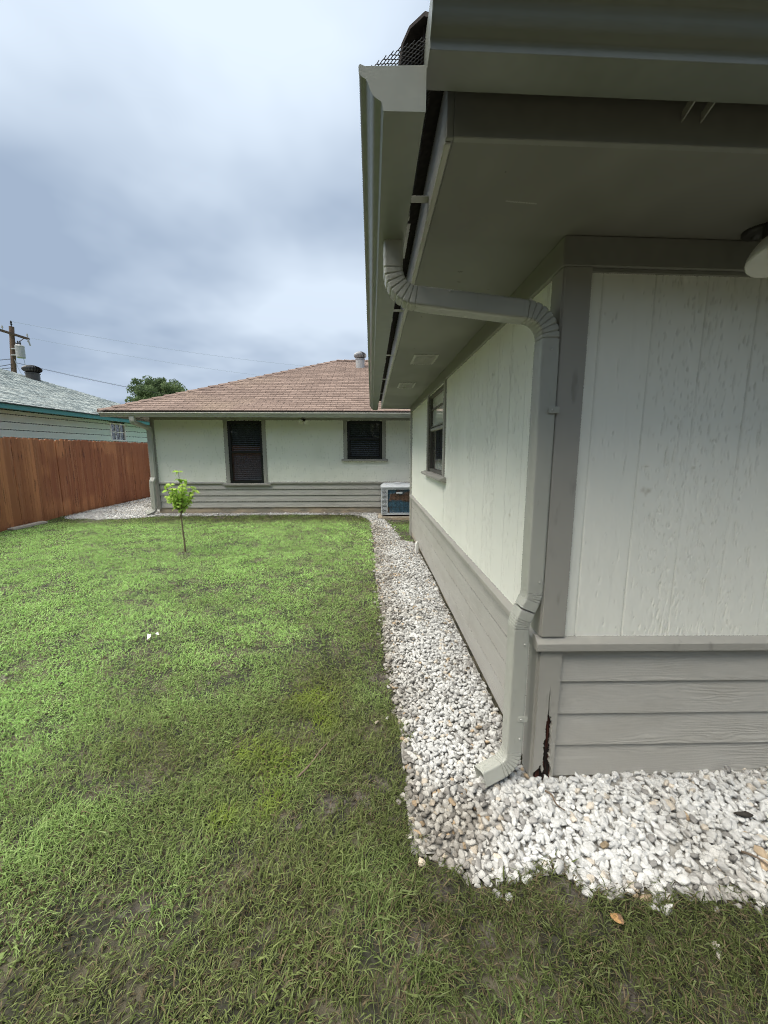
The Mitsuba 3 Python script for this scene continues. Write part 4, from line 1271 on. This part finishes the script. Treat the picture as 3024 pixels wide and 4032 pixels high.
fl = thing('flood_light', 'white twin flood lamps under the eave of the far house between its windows', 'flood light')
par_lamp(fl, (-1.50, 9.30, 2.185), (0.35, -0.6, -0.55), 0.85)
par_lamp(fl, (-1.63, 9.31, 2.21), (-0.45, -0.5, -0.35), 0.85)
add(fl, 'base_plate', lathe([(0.0, -0.04), (0.05, -0.04), (0.055, -0.03), (0.055, 0.0)], 20, (-1.575, 9.38, 2.334)), 'dark_metal', smooth=35)

# ------------------------------------------------------------------ air conditioner
ac = thing('air_conditioner', 'grey outdoor air conditioning unit against the far house behind the near wall', 'air conditioner')
AX0, AX1, AY0, AY1, AZ0, AZ1 = 0.232, 0.98, 8.88, 9.42, 0.085, 0.70
add(ac, 'pad', box(AX0 - 0.08, AX1 + 0.1, AY0 - 0.08, AY1 + 0.02, -0.05, 0.045, 0.006), 'concrete')
cabm = []
cw_ = 0.14
post = box(AX0, AX0 + cw_, AY0, AY0 + 0.02, AZ0, AZ1, 0.004)
add(ac, 'cabinet', cat([box(AX0, AX0 + cw_, AY0 + 0.012, AY0 + 0.05, AZ0, AZ1), box(AX0, AX0 + 0.015, AY0, AY0 + 0.0118, AZ0, AZ1), box(AX0 + cw_ - 0.022, AX0 + cw_, AY0, AY0 + 0.0118, AZ0, AZ1),
                        box(AX0, AX0 + 0.03, AY0 + 0.05, AY1, AZ0, AZ1), box(AX1 - 0.05, AX1, AY0, AY1, AZ0, AZ1), box(AX0, AX1, AY1 - 0.02, AY1, AZ0, AZ1),
                        box(AX0 + cw_, AX1 - 0.05, AY0, AY0 + 0.03, AZ0, AZ0 + 0.045), box(AX0 + cw_, AX1 - 0.05, AY0, AY0 + 0.03, AZ1 - 0.03, AZ1)]), 'galvanised_light' if False else 'ac_paint')
principled('ac_paint', (0.46, 0.49, 0.53), 0.45)
principled('ac_coil', proc(lambda p, n, uv: mix((0.075, 0.17, 0.26), (0.19, 0.115, 0.085), smoothstep(0.45, 0.6, fbm(p.x * 6, p.z * 6, 1.0, 2))) * (0.5 + 0.8 * cell_rand(p.x * 90, p.z * 45))), 0.4)  # brown patches are a reflection painted into the blue coil
for k in range(19):
    z = AZ0 + 0.05 + k * 0.0295
    add(ac, 'louvre', prism(Polygon([(AY0 + 0.012, z), (AY0 - 0.002, z + 0.004), (AY0 - 0.002, z + 0.014), (AY0 + 0.012, z + 0.018)]), 'x', AX0 + 0.0152, AX0 + cw_ - 0.0222), 'ac_paint')
add(ac, 'slot_back', box(AX0 + 0.015, AX0 + cw_ - 0.022, AY0 + 0.0105, AY0 + 0.0118, AZ0 + 0.04, AZ1 - 0.03), 'dark_void')
add(ac, 'coil', box(AX0 + cw_, AX1 - 0.05, AY0 + 0.035, AY0 + 0.07, AZ0 + 0.03, AZ1 - 0.02), 'ac_coil')
bars = []
for k in range(7):
    x_ = AX0 + cw_ + (AX1 - 0.05 - AX0 - cw_) * (k + 0.0) / 6.0
    bars.append(box(x_ - 0.003, x_ + 0.003, AY0 + 0.004, AY0 + 0.010, AZ0 + 0.03, AZ1 - 0.02))
for k in range(1, 4):
    z = AZ0 + 0.03 + k * 0.143
    bars.append(box(AX0 + cw_, AX1 - 0.05, AY0 + 0.010, AY0 + 0.016, z, z + 0.006))
for k in range(24):
    z = AZ0 + 0.05 + k * 0.0235
    bars.append(box(AX0 + cw_, AX1 - 0.05, AY0 + 0.017, AY0 + 0.020, z, z + 0.0012))
add(ac, 'coil_guard', cat(bars), 'dark_metal')
top = Polygon([(AX0 - 0.01, AZ1), (AX1 + 0.01, AZ1), (AX1 + 0.005, AZ1 + 0.028), (AX0 - 0.005, AZ1 + 0.028)])
lid = trimesh.convex.convex_hull(np.array([[x, y, z] for x, y, z in [
    (AX0 - 0.012, AY0 - 0.012, AZ1 + 0.001), (AX1 + 0.012, AY0 - 0.012, AZ1 + 0.001), (AX1 + 0.012, AY1 + 0.012, AZ1 + 0.001), (AX0 - 0.012, AY1 + 0.012, AZ1 + 0.001),
    (AX0 - 0.012, AY0 - 0.012, AZ1 + 0.03), (AX1 + 0.012, AY0 - 0.012, AZ1 + 0.03), (AX1 + 0.012, AY1 + 0.012, AZ1 + 0.03), (AX0 - 0.012, AY1 + 0.012, AZ1 + 0.03),
    (AX0 + 0.06, AY0 + 0.06, AZ1 + 0.085), (AX1 - 0.06, AY0 + 0.06, AZ1 + 0.085), (AX1 - 0.06, AY1 - 0.06, AZ1 + 0.085), (AX0 + 0.06, AY1 - 0.06, AZ1 + 0.085)]]))
add(ac, 'lid', lid, 'ac_paint')
gl_ = []
for k in range(26):
    x_ = AX0 + 0.09 + k * 0.022
    gl_.append(box(x_, x_ + 0.008, AY0 + 0.055, AY1 - 0.09, AZ1 + 0.0852, AZ1 + 0.096))
gl_.append(box(AX0 + 0.30, AX0 + 0.46, AY0 + 0.14, AY1 - 0.16, AZ1 + 0.097, AZ1 + 0.106, 0.003))
add(ac, 'fan_grille', cat(gl_), 'ac_paint')
bd = add(ac, 'badge', box(AX0 + 0.335, AX0 + 0.475, AY0 - 0.002, AY0 + 0.0035, AZ1 - 0.125, AZ1 - 0.085, 0.001), 'ac_paint')

# ------------------------------------------------------------------ fence
fence = thing('fence', 'reddish brown dog-eared cedar board fence along the left side of the lawn', 'fence')
FA, FB = np.array([-7.195, 6.9]), np.array([-7.425, 14.1])
fd = (FB - FA) / np.linalg.norm(FB - FA)
fn_ = np.array([fd[1], -fd[0]])
flen = np.linalg.norm(FB - FA)
npick = int(flen / 0.1455)
rf = np.random.default_rng(9)
for k in range(npick):
    s0 = k * 0.1455
    w = 0.1385 + rf.uniform(-0.0025, 0.0025)
    h = 1.815 + rf.uniform(-0.018, 0.014) - 0.003 * k * 0.1455
    e = 0.028
    gz = float(ground_z(np.array(FA[0] + fd[0] * s0), np.array(FA[1] + fd[1] * s0)))
    pts = [(0, gz - 0.06), (w, gz - 0.06), (w, h - e), (w - e, h), (e, h), (0, h - e)]
    m = trimesh.creation.extrude_polygon(Polygon(pts), 0.016, engine='earcut')
    u_, v_, t_ = m.vertices.T
    tilt = rf.normal(0, 0.0035)
    off = rf.uniform(-0.006, 0.006)
    u2 = s0 + u_ + tilt * v_
    P2 = FA + u2[:, None] * fd + (t_ + off)[:, None] * fn_
    m.vertices = np.column_stack([P2, v_])
    if m.volume < 0:
        m.invert()
    add(fence, 'picket', m, 'cedar_stain')
for z in (0.3, 0.95, 1.55):
    a2, b2 = FA - fn_ * 0.006, FB - fn_ * 0.006
    pts = [[*(a2), z], [*(b2), z], [*(b2 - fn_ * 0.038), z], [*(a2 - fn_ * 0.038), z], [*(a2), z + 0.088], [*(b2), z + 0.088], [*(b2 - fn_ * 0.038), z + 0.088], [*(a2 - fn_ * 0.038), z + 0.088]]
    add(fence, 'rail', trimesh.convex.convex_hull(np.array(pts)), 'cedar_stain')
for s in (0.1, 2.5, 4.9, 7.0):
    c2 = FA + fd * s - fn_ * 0.09
    add(fence, 'post', box(c2[0] - 0.045, c2[0] + 0.045, c2[1] - 0.045, c2[1] + 0.045, -0.2, 1.75), 'cedar_stain')
bdg = number('board')
scene[bdg] = mikit.ply(trimesh.convex.convex_hull(np.array([[-7.13, 7.75, 0.0], [-7.00, 7.75, 0.0], [-7.13, 8.55, 0.0], [-6.99, 8.55, 0.0], [-7.13, 7.75, 0.04], [-7.01, 7.75, 0.035], [-7.13, 8.55, 0.045], [-7.0, 8.55, 0.04]]) + [0, 0, 0.005]), 'grey_wood')
labels[bdg] = {'label': 'weathered grey board lying in the grass at the foot of the fence', 'category': 'board'}

# the same fence goes on along the lawn past the left edge of the picture
FA0 = FA - fd * 13.0
ext = cat([trimesh.convex.convex_hull(np.array([[*(p + fn_ * o), z] for p in (FA0, FA - fd * 0.01) for o in (0, 0.016) for z in (-0.05, 1.80)]))])
add(fence, 'boards', ext, 'cedar_stain', kind='stuff')

# ------------------------------------------------------------------ neighbour's house behind the fence
nb = thing('house', 'mint green neighbour house with teal eave and grey roof behind the fence', 'house')
NX, NEX, NZ, NYC, NS = -9.5, -9.0, 2.71, 21.53, 0.37
bandz = np.arange(0.1, 2.6, 0.2)
opening = (14.90, 15.68, 1.95, 2.505)
for z in bandz:
    z1_ = min(z + 0.21, 2.62)
    z1_ = z1_ - 0.028
    poly = Polygon([(NX + 0.022, z), (NX + 0.002, z1_), (NX - 0.004, z1_), (NX + 0.010, z)])
    spans = [(8.0, 14.75), (14.7525, NYC - 0.5)] if int(z * 10) % 4 == 1 else [(8.0, 11.9), (11.9025, NYC - 0.5)]
    for (a_, b_) in spans:
        if z < opening[3] and z1_ > opening[2] and a_ < opening[0] < b_:
            add(nb, 'siding_board', prism(poly, 'y', a_, opening[0] - 0.05), 'mint_paint')
            add(nb, 'siding_board', prism(poly, 'y', opening[1] + 0.05, b_), 'mint_paint')
        else:
            add(nb, 'siding_board', prism(poly, 'y', a_, b_), 'mint_paint')
add(nb, 'wall', cat([box(NX - 0.2, NX - 0.009, -7.5, opening[0] - 0.03, -0.1, 2.62), box(NX - 0.2, NX - 0.009, opening[1] + 0.03, NYC - 0.5, -0.1, 2.62), box(NX - 0.2, NX - 0.009, opening[0] - 0.03, opening[1] + 0.03, -0.1, opening[2] - 0.03)]), 'dark_teal')  # runs on unseen towards the camera, lengthened to block low sky
nw = number(nb + '__window')
o0, o1, oz0, oz1 = opening
add(nw, 'frame', cat([box(NX - 0.03, NX + 0.025, o0 - 0.05, o0, oz0 - 0.05, oz1 + 0.05), box(NX - 0.03, NX + 0.025, o1, o1 + 0.05, oz0 - 0.05, oz1 + 0.05), box(NX - 0.03, NX + 0.025, o0, o1, oz0 - 0.05, oz0), box(NX - 0.03, NX + 0.025, o0, o1, oz1, oz1 + 0.05)]), 'white_plastic')
mun = [box(NX - 0.012, NX - 0.002, o0 + (o1 - o0) * k / 3 - 0.014, o0 + (o1 - o0) * k / 3 + 0.014, oz0, oz1) for k in (1, 2)] + [box(NX - 0.0118, NX - 0.0022, o0, o1, (oz0 + oz1) / 2 - 0.015, (oz0 + oz1) / 2 + 0.015)]
add(nw, 'muntin', cat(mun), 'white_plastic')
add(nw, 'pane', trimesh.Trimesh([[NX - 0.015, o0, oz0], [NX - 0.015, o1, oz0], [NX - 0.015, o1, oz1], [NX - 0.015, o0, oz1]], [[0, 1, 2], [0, 2, 3]], process=False), 'pane_glass')
add(nw, 'room', box(NX - 0.9, NX - 0.205, o0 - 0.2, o1 + 0.2, oz0 - 0.2, oz1 + 0.1), 'dark_void')
add(nb, 'soffit', box(NX - 0.1, NEX - 0.02, -8.0, NYC, 2.625, 2.64), 'mint_paint')
add(nb, 'fascia', box(NEX - 0.02, NEX, 6.0, NYC, 2.575, 2.69, 0.003), 'teal_paint')
add(nb, 'roof__drip_edge', box(NEX - 0.02, NEX + 0.035, 6.0, NYC + 0.03, 2.691, 2.712), 'dark_teal')
principled('dark_teal', (0.02, 0.07, 0.07), 0.5)
NT = 6.2
V = np.array([[NEX + 0.05, -8.0, NZ], [NEX + 0.05, NYC, NZ], [NEX - NT, NYC - NT, NZ + NS * NT], [NEX - NT, -8.0 + NT, NZ + NS * NT], [NEX - 2 * NT, NYC, NZ], [NEX - 2 * NT, -8.0, NZ]])  # roof lengthened out of view along with the wall, against low sky
nroof = add(nb, 'roof', trimesh.Trimesh(V, [[0, 1, 2], [0, 2, 3], [1, 4, 2], [3, 2, 4], [3, 4, 5], [0, 3, 5]], process=False), 'grey_shingle')
crs = []
rn = np.random.default_rng(4)
for c in range(int(NT * NS / 0.05)):
    s0, s1 = c * 0.05 / NS, (c + 1) * 0.05 / NS
    y = 9.0 + rn.uniform(0, 0.3)
    while y < NYC - s0:
        l = 0.30
        y2 = min(y + l - 0.004, NYC - s0)
        th = 0.012 + rn.uniform(0, 0.010)
        xb0, xb1 = NEX + 0.05 - s0 + 0.004, NEX + 0.05 - s1
        z0_, z1_ = NZ + NS * s0, NZ + NS * s1
        v = np.array([[xb0, y, z0_ + th], [xb0, y2, z0_ + th], [xb1, y2, z1_ + 0.004], [xb1, y, z1_ + 0.004], [xb0, y, z0_ - 0.002], [xb0, y2, z0_ - 0.002]])
        f = np.array([[0, 1, 2], [0, 2, 3], [0, 4, 5], [0, 5, 1]])
        crs.append(trimesh.Trimesh(v, f, process=False))
        y += l
add(nroof, 'shingles', cat(crs), 'grey_shingle', kind='stuff')
# turbine on the neighbour's roof, near the hip
tx_, ty_ = -13.35, 16.55
turbine(nb, tx_, ty_, NZ + NS * (NEX - tx_) - 0.02, 0.32, 0.56, 'dark_metal', 'dark_metal', 20)

# ------------------------------------------------------------------ utility pole and lines
pole = thing('utility_pole', 'wooden utility pole with crossarm and transformer behind the neighbour house', 'utility pole')
PB, PT = np.array([-26.1, 30.0, 0.0]), np.array([-25.21, 30.0, 10.15])
add(pole, 'post', tube([PB + (PT - PB) * t for t in np.linspace(-0.03, 1, 6)], np.linspace(0.19, 0.145, 6), 12), 'pole_wood', smooth=35)
adir = np.array([0.03, 1.0, 0.0]); adir /= np.linalg.norm(adir)
ac_ = PT + np.array([0.2, 0.0, -0.55])
ends = [ac_ - adir * 1.2, ac_ + adir * 1.05]
pts = []
for e_ in ends:
    sdv = np.array([-adir[1], adir[0], 0])
    for a_, b_ in ((-0.06, -0.07), (0.06, -0.07), (0.06, 0.07), (-0.06, 0.07)):
        pts.append(e_ + sdv * a_ + [0, 0, b_])
add(pole, 'crossarm', trimesh.convex.convex_hull(np.array(pts)), 'pole_wood')
for s_ in (-1, 1):
    add(pole, 'brace', tube([ac_ + adir * s_ * 0.6 + [0.07, 0, -0.05], PT + [0.16, 0, -1.15]], 0.025, 6), 'pole_wood')
    ins = lathe([(0.0, 0.36), (0.035, 0.35), (0.05, 0.28), (0.04, 0.24), (0.07, 0.22), (0.05, 0.18), (0.02, 0.16), (0.02, 0.05)], 12, ac_ + adir * s_ * 0.95)
    add(pole, 'insulator', ins, 'galvanised', smooth=35)
add(pole, 'cutout', cat([tube([ac_ + adir * 0.85 + [0.1, 0, -0.05], ac_ + adir * 0.9 + [0.16, 0, -0.5]], 0.05, 8), tube([ac_ + adir * 0.85 + [0.12, 0, -0.25], ac_ + adir * 0.7 + [0.17, 0, -0.25]], 0.03, 8)]), 'galvanised')
add(pole, 'insulator', lathe([(0.0, 0.40), (0.04, 0.38), (0.06, 0.28), (0.04, 0.2), (0.08, 0.17), (0.03, 0.10), (0.03, 0.0)], 12, PT), 'wire', smooth=35)
tc = np.array([-24.72, 29.85, 8.02])
tr = add(pole, 'transformer', lathe([(0.0, 0.0), (0.24, 0.0), (0.26, 0.03), (0.26, 0.74), (0.275, 0.75), (0.275, 0.79), (0.22, 0.86), (0.0, 0.89)], 28, tc), 'galvanised', smooth=30)
for dx_ in (-0.09, 0.06):
    add(tr, 'bushing', lathe([(0.0, 0.30), (0.03, 0.29), (0.05, 0.2), (0.03, 0.17), (0.06, 0.12), (0.04, 0.0)], 10, tc + [dx_, 0, 0.86]), 'wire', smooth=35)
add(tr, 'bracket', cat([box(-25.30, -24.95, 29.80, 29.90, 8.6, 8.68), box(-25.35, -24.95, 29.80, 29.90, 8.18, 8.26)]), 'galvanised')


def line(name, label, a_, b_, sag, r_, mat_, n=24, group=None):
    a_, b_ = np.asarray(a_, float), np.asarray(b_, float)
    t = np.linspace(0, 1, n)[:, None]
    p = a_ + (b_ - a_) * t
    p[:, 2] -= (4 * sag * t * (1 - t))[:, 0]
    key = number(name)
    scene[key] = mikit.ply(tube(p, r_, 6), mat_, smooth=True)
    labels[key] = {'label': label, 'category': 'power line'}
    if group:
        labels[key]['group'] = group


line('power_line', 'thick service cable running from the utility pole down past the treetop', (-25.35, 29.9, 7.75), (-16.2, 37.0, 6.15), 0.12, 0.016, 'wire')
line('power_line', 'topmost faint overhead line leaving the pole top to the right', PT + [0, 0, 0.35], (6.0, 52.0, 11.6), 0.9, 0.008, 'far_wire')
line('power_line', 'faint overhead line from the right end of the crossarm across the sky', ends[1] + [0, 0, 0.1], (8.0, 52.0, 9.6), 0.9, 0.007, 'far_wire')
for k, (z0_, z1_, sg, tt) in enumerate(((7.95, 8.2, 0.5, 'upper'), (7.6, 7.3, 0.55, 'middle'), (7.35, 6.7, 0.2, 'lower'))):
    line('power_line', f'{tt} drooping cable leaving the pole towards the left edge', (-25.4, 29.85, z0_), (-33.0, 27.0, z1_), sg, 0.020, 'wire')
for k, (a_, b_, sg, tt) in enumerate((((-24.55, 29.85, 8.0), (-24.35, 29.8, 6.6), 0.02, 'lead wire hanging straight down from the transformer'), ((-25.1, 29.75, 7.9), (-24.6, 29.8, 6.6), 0.2, 'slack lead wire curving between pole and transformer'))):
    line('power_line', tt, a_, b_, sg, 0.018, 'far_wire')


# ------------------------------------------------------------------ trees
def leafy(name, label, base, height, crown_c, crown_r, nclump, nleaf, leaf, seed, colors, core=False):
    r = np.random.default_rng(seed)
    t = thing(name, label, 'tree')
    base, cc = np.asarray(base, float), np.asarray(crown_c, float)
    limbs = [tube([base, base + (cc - base) * 0.35 + r.normal(0, 0.05, 3), base + (cc - base) * 0.75], [0.20, 0.15, 0.10], 9)]
    cl = []
    for k in range(nclump):
        v = r.normal(size=3); v /= np.linalg.norm(v)
        if v[2] < -0.35:
            v[2] *= -0.6
        rad = r.uniform(0.35, 0.92)
        c = cc + v * rad * np.array(crown_r) * (1 - 0.22 * max(0, v[2]))
        cl.append(c)
        st_ = base + (cc - base) * r.uniform(0.5, 0.78)
        limbs.append(tube([st_, (st_ + c) / 2 + r.normal(0, 0.12, 3) + [0, 0, 0.12], c], [0.06, 0.035, 0.012], 5, caps=False))
    add(t, 'trunk', cat(limbs), 'bark', smooth=True)
    cl = np.array(cl)
    n = nclump * nleaf
    ci = np.repeat(np.arange(nclump), nleaf)
    spread = r.uniform(0.28, 0.55, nclump)[ci]
    v = r.normal(size=(n, 3)); v /= np.linalg.norm(v, axis=1, keepdims=True)
    p = cl[ci] + v * (spread * r.random(n) ** 0.45)[:, None] * np.array([1, 1, 0.8]) * np.mean(crown_r) * 0.42
    a1 = r.normal(size=(n, 3)); a1 /= np.linalg.norm(a1, axis=1, keepdims=True)
    a2 = np.cross(a1, r.normal(size=(n, 3))); a2 /= np.linalg.norm(a2, axis=1, keepdims=True)
    s = (leaf * r.uniform(0.6, 1.3, n))[:, None]
    V = np.stack([p - a1 * s, p + a2 * s * 0.45, p + a1 * s, p - a2 * s * 0.45], 1).reshape(-1, 3)
    F = (np.array([[0, 1, 2], [0, 2, 3]])[None] + (np.arange(n) * 4)[:, None, None]).reshape(-1, 3)
    u = r.random((n, 1)) * 0.6 + 0.4 * r.random((nclump, 1))[ci]
    C = np.repeat(np.array(colors[0]) * (1 - u) + np.array(colors[1]) * u, 4, 0)
    add(t, 'crown', trimesh.Trimesh(V, F, process=False), 'leaf_tree', color=C)
    if core:  # opaque filler added so no low sky shows through the crown
        m = trimesh.creation.icosphere(subdivisions=3)
        m.vertices *= (0.72 + 0.5 * meshkit.fbm(m.vertices * 2.2 + seed, 3, seed=seed)[:, None]) * np.array(crown_r) * 0.92
        m.vertices += cc
        add(t, 'added_core', m, 'blocker_core', smooth=True)
    return t


leafy('tree', 'round leafy tree rising behind the far brown roof at left', (-20.4, 40, 0), 9.3, (-20.55, 40, 6.55), (3.2, 3.0, 3.0), 95, 170, 0.115, 61, ((0.085, 0.13, 0.065), (0.21, 0.275, 0.135)))
leafy('tree', 'treetop barely showing above the hip of the brown roof', (-15.3, 45, 0), 9.0, (-15.3, 45, 7.6), (1.8, 1.8, 1.45), 26, 160, 0.13, 62, ((0.085, 0.14, 0.05), (0.20, 0.28, 0.10)))

# unseen, added behind the photographer to block low sky: a back fence and a belt of trees (they shade the walls and show in the panes)
bf = thing('fence', 'added unseen board fence behind the photographer, blocking low sky', 'fence')
for k in range(150):
    x_ = -9.6 + k * 0.1455
    add(bf, 'picket', box(x_, x_ + 0.1405, -6.5, -6.484, -0.05, 1.80), 'added_fence')
for k in range(9):
    x_ = -13.5 + 3.6 * k + 0.7 * math.sin(5 * k)
    y_ = -9.8 - 1.3 * (k % 2)
    bt = leafy('tree', 'added unseen tree behind the back fence, blocking low sky', (x_, y_, 0), 6, (x_, y_, 3.3 + 0.3 * (k % 3)), (2.9, 2.2, 2.9), 50, 70, 0.36, 80 + k, ((0.04, 0.08, 0.03), (0.09, 0.15, 0.05)), core=True)
    labels[bt]['group'] = 'added trees behind the back fence'

# sapling on the lawn
sap = thing('sapling', 'young sapling with bright lime green leaves standing alone on the lawn', 'sapling')
rs_ = np.random.default_rng(14)
sb = np.array([-2.885, 5.98, -0.01])
trunk = [sb, sb + [0.004, 0, 0.15], sb + [-0.006, 0.0, 0.32], sb + [-0.012, 0, 0.48], sb + [-0.028, 0, 0.60]]
add(sap, 'trunk', tube(trunk, [0.015, 0.0125, 0.012, 0.0115, 0.010], 8), 'bark', smooth=True)
# a leaf: pointed oval, folded at the midrib, drooping at its tip
lv, lf = [], []
for i, (s_, w_) in enumerate(((0, 0.04), (0.2, 0.24), (0.45, 0.33), (0.7, 0.25), (0.9, 0.10), (1.0, 0.0))):
    z_ = -0.22 * s_ * s_
    lv += [(-w_, s_, z_ + 0.10 * w_ * 2), (0, s_, z_), (w_, s_, z_ + 0.10 * w_ * 2)]
for i in range(5):
    a0 = 3 * i
    lf += [[a0, a0 + 1, a0 + 4], [a0, a0 + 4, a0 + 3], [a0 + 1, a0 + 2, a0 + 5], [a0 + 1, a0 + 5, a0 + 4]]
leafshape = [mikit.ply((np.array(lv), np.array(lf)), 'leaf_bright', smooth=True), mikit.ply((np.array(lv) * [0.9, 1, 1.6], np.array(lf)), 'leaf_mid', smooth=True)]
tips = []
fork = sb + np.array([-0.02, 0, 0.545])
for k in range(17):
    az1 = k * 2.4 + rs_.normal(0, 0.25)
    out = rs_.uniform(0.07, 0.225)
    hh = (0.60 - 1.1 * out + rs_.uniform(-0.10, 0.10)) if k else 0.70
    if k == 0:
        out = 0.02
    st_ = fork + np.array([0, 0, rs_.uniform(0.0, 0.12)])
    e_ = fork + np.array([out * math.cos(az1), out * math.sin(az1), hh])
    mid = st_ * 0.5 + e_ * 0.5 + np.array([0.25 * out * math.cos(az1), 0.25 * out * math.sin(az1), -0.03])
    ts = np.linspace(0, 1, 7)[:, None]
    pth = (1 - ts) ** 2 * st_ + 2 * ts * (1 - ts) * mid + ts ** 2 * e_
    add(sap, 'branch', tube(pth, np.linspace(0.0055, 0.0022, 7), 6), 'bark', smooth=True)
    tips.append(pth)
for pth in tips:
    for i in range(2, 7):
        nl = 4 if i < 6 else 6
        for j in range(nl):
            azl = rs_.uniform(0, 6.283)
            pit = rs_.uniform(-0.75, 0.25)
            s_ = rs_.uniform(0.052, 0.088)
            tr_ = T().translate(list(pth[i])).rotate([0, 0, 1], math.degrees(azl)).rotate([1, 0, 0], math.degrees(pit)).rotate([0, 1, 0], rs_.uniform(-35, 35)).scale(s_)
            part(sap, 'leaf', leafshape[int(rs_.random() < 0.35)], to_world=tr_)

# ------------------------------------------------------------------ small things on the lawn
lt = number('litter')
lm = []
for (x, y, a, w, l) in ((-1.845, 3.10, 0.4, 0.014, 0.028), (-1.815, 3.115, -0.8, 0.012, 0.036)):
    m = trimesh.Trimesh([[-w, -l, 0], [w, -l, 0.02], [w, 0, 0.035], [-w, 0, 0.012], [w, l, 0.01], [-w, l, 0.03]], [[0, 1, 2], [0, 2, 3], [3, 2, 4], [3, 4, 5]], process=False)
    m.apply_transform(trimesh.transformations.rotation_matrix(a, [0, 0, 1]))
    m.apply_translation((x, y, float(ground_z(np.array(x), np.array(y))) + 0.028))
    lm.append(m)
scene[lt] = mikit.ply(cat(lm), 'white_plastic')
labels[lt] = {'label': 'crumpled scrap of white paper lying on the green lawn', 'category': 'litter'}


def pebble(label, pos, r_, color_, seed):
    v = np.random.default_rng(seed).normal(size=(24, 3))
    v /= np.linalg.norm(v, axis=1, keepdims=True)
    m = trimesh.convex.convex_hull(v * np.random.default_rng(seed + 50).uniform(0.7, 1.15, (24, 1)) * np.array(r_))
    m.apply_transform(trimesh.transformations.rotation_matrix(seed, [0, 0, 1]))
    gz = float(ground_z(np.array(pos[0]), np.array(pos[1])))
    m.apply_translation((pos[0], pos[1], gz + r_[2] * 0.55 + pos[2]))
    k = number('stone')
    col = np.tile(np.array(color_), (len(m.vertices), 1)) * np.random.default_rng(seed).uniform(0.85, 1.1, (len(m.vertices), 1))
    scene[k] = mikit.ply(m, 'stone', smooth=True, color=col)
    labels[k] = {'label': label, 'category': 'stone'}


pebble('single pale stone in the dark grass near the bottom right corner', (1.076, 0.964, 0.004), (0.026, 0.012, 0.010), (0.52, 0.49, 0.43), 1)
pebble('single cream stone in the grass just left of the gravel corner', (0.185, 1.262, 0.006), (0.021, 0.016, 0.014), (0.55, 0.47, 0.37), 2)
pebble('dark wet clod lying on white gravel near the right edge', (1.555, 1.375, 0.042), (0.036, 0.015, 0.012), (0.03, 0.026, 0.022), 3)
pebble('brown blotched stone on the white gravel below the siding', (0.905, 1.275, 0.036), (0.024, 0.020, 0.014), (0.22, 0.17, 0.11), 4)
lfk = number('leaf')
lmv = np.array(lv) * [0.055, 0.045, 0.06]
m = trimesh.Trimesh(lmv, lf, process=False)
m.apply_transform(trimesh.transformations.rotation_matrix(0.5, [0, 0, 1]))
m.apply_translation((0.815, 1.025, float(ground_z(np.array(0.83), np.array(1.05))) + 0.030))
principled('dead_leaf', proc(lambda p, n, uv: mix((0.14, 0.085, 0.05), (0.36, 0.21, 0.09), smoothstep(0.4, 0.6, fbm(p.x * 60, p.y * 60, 1.0, 3)))), 0.7)
scene[lfk] = mikit.ply(m, 'dead_leaf', smooth=True)
labels[lfk] = {'label': 'fallen brown and orange leaf lying on the dark grass', 'category': 'leaf'}
for (a_, b_, z_, r_, lab) in (((-0.36, 1.66), (-0.19, 1.96), 0.022, 0.006, 'dark twig lying in the lawn left of the gravel'), ((0.775, 1.52), (0.815, 1.425), 0.052, 0.0045, 'dark twig on the gravel below the corner board'), ((1.40, 1.225), (1.50, 1.13), 0.048, 0.0045, 'dark twig on the gravel at the right edge')):
    k = number('twig')
    p = [np.array([a_[0] + (b_[0] - a_[0]) * t + 0.008 * math.sin(7 * t), a_[1] + (b_[1] - a_[1]) * t, float(ground_z(np.array(a_[0]), np.array(a_[1]))) + z_ + 0.004 * math.sin(5 * t)]) for t in np.linspace(0, 1, 8)]
    scene[k] = mikit.ply(tube(p, np.linspace(r_, r_ * 0.5, 8), 6), 'bark', smooth=True)
    labels[k] = {'label': lab, 'category': 'twig'}
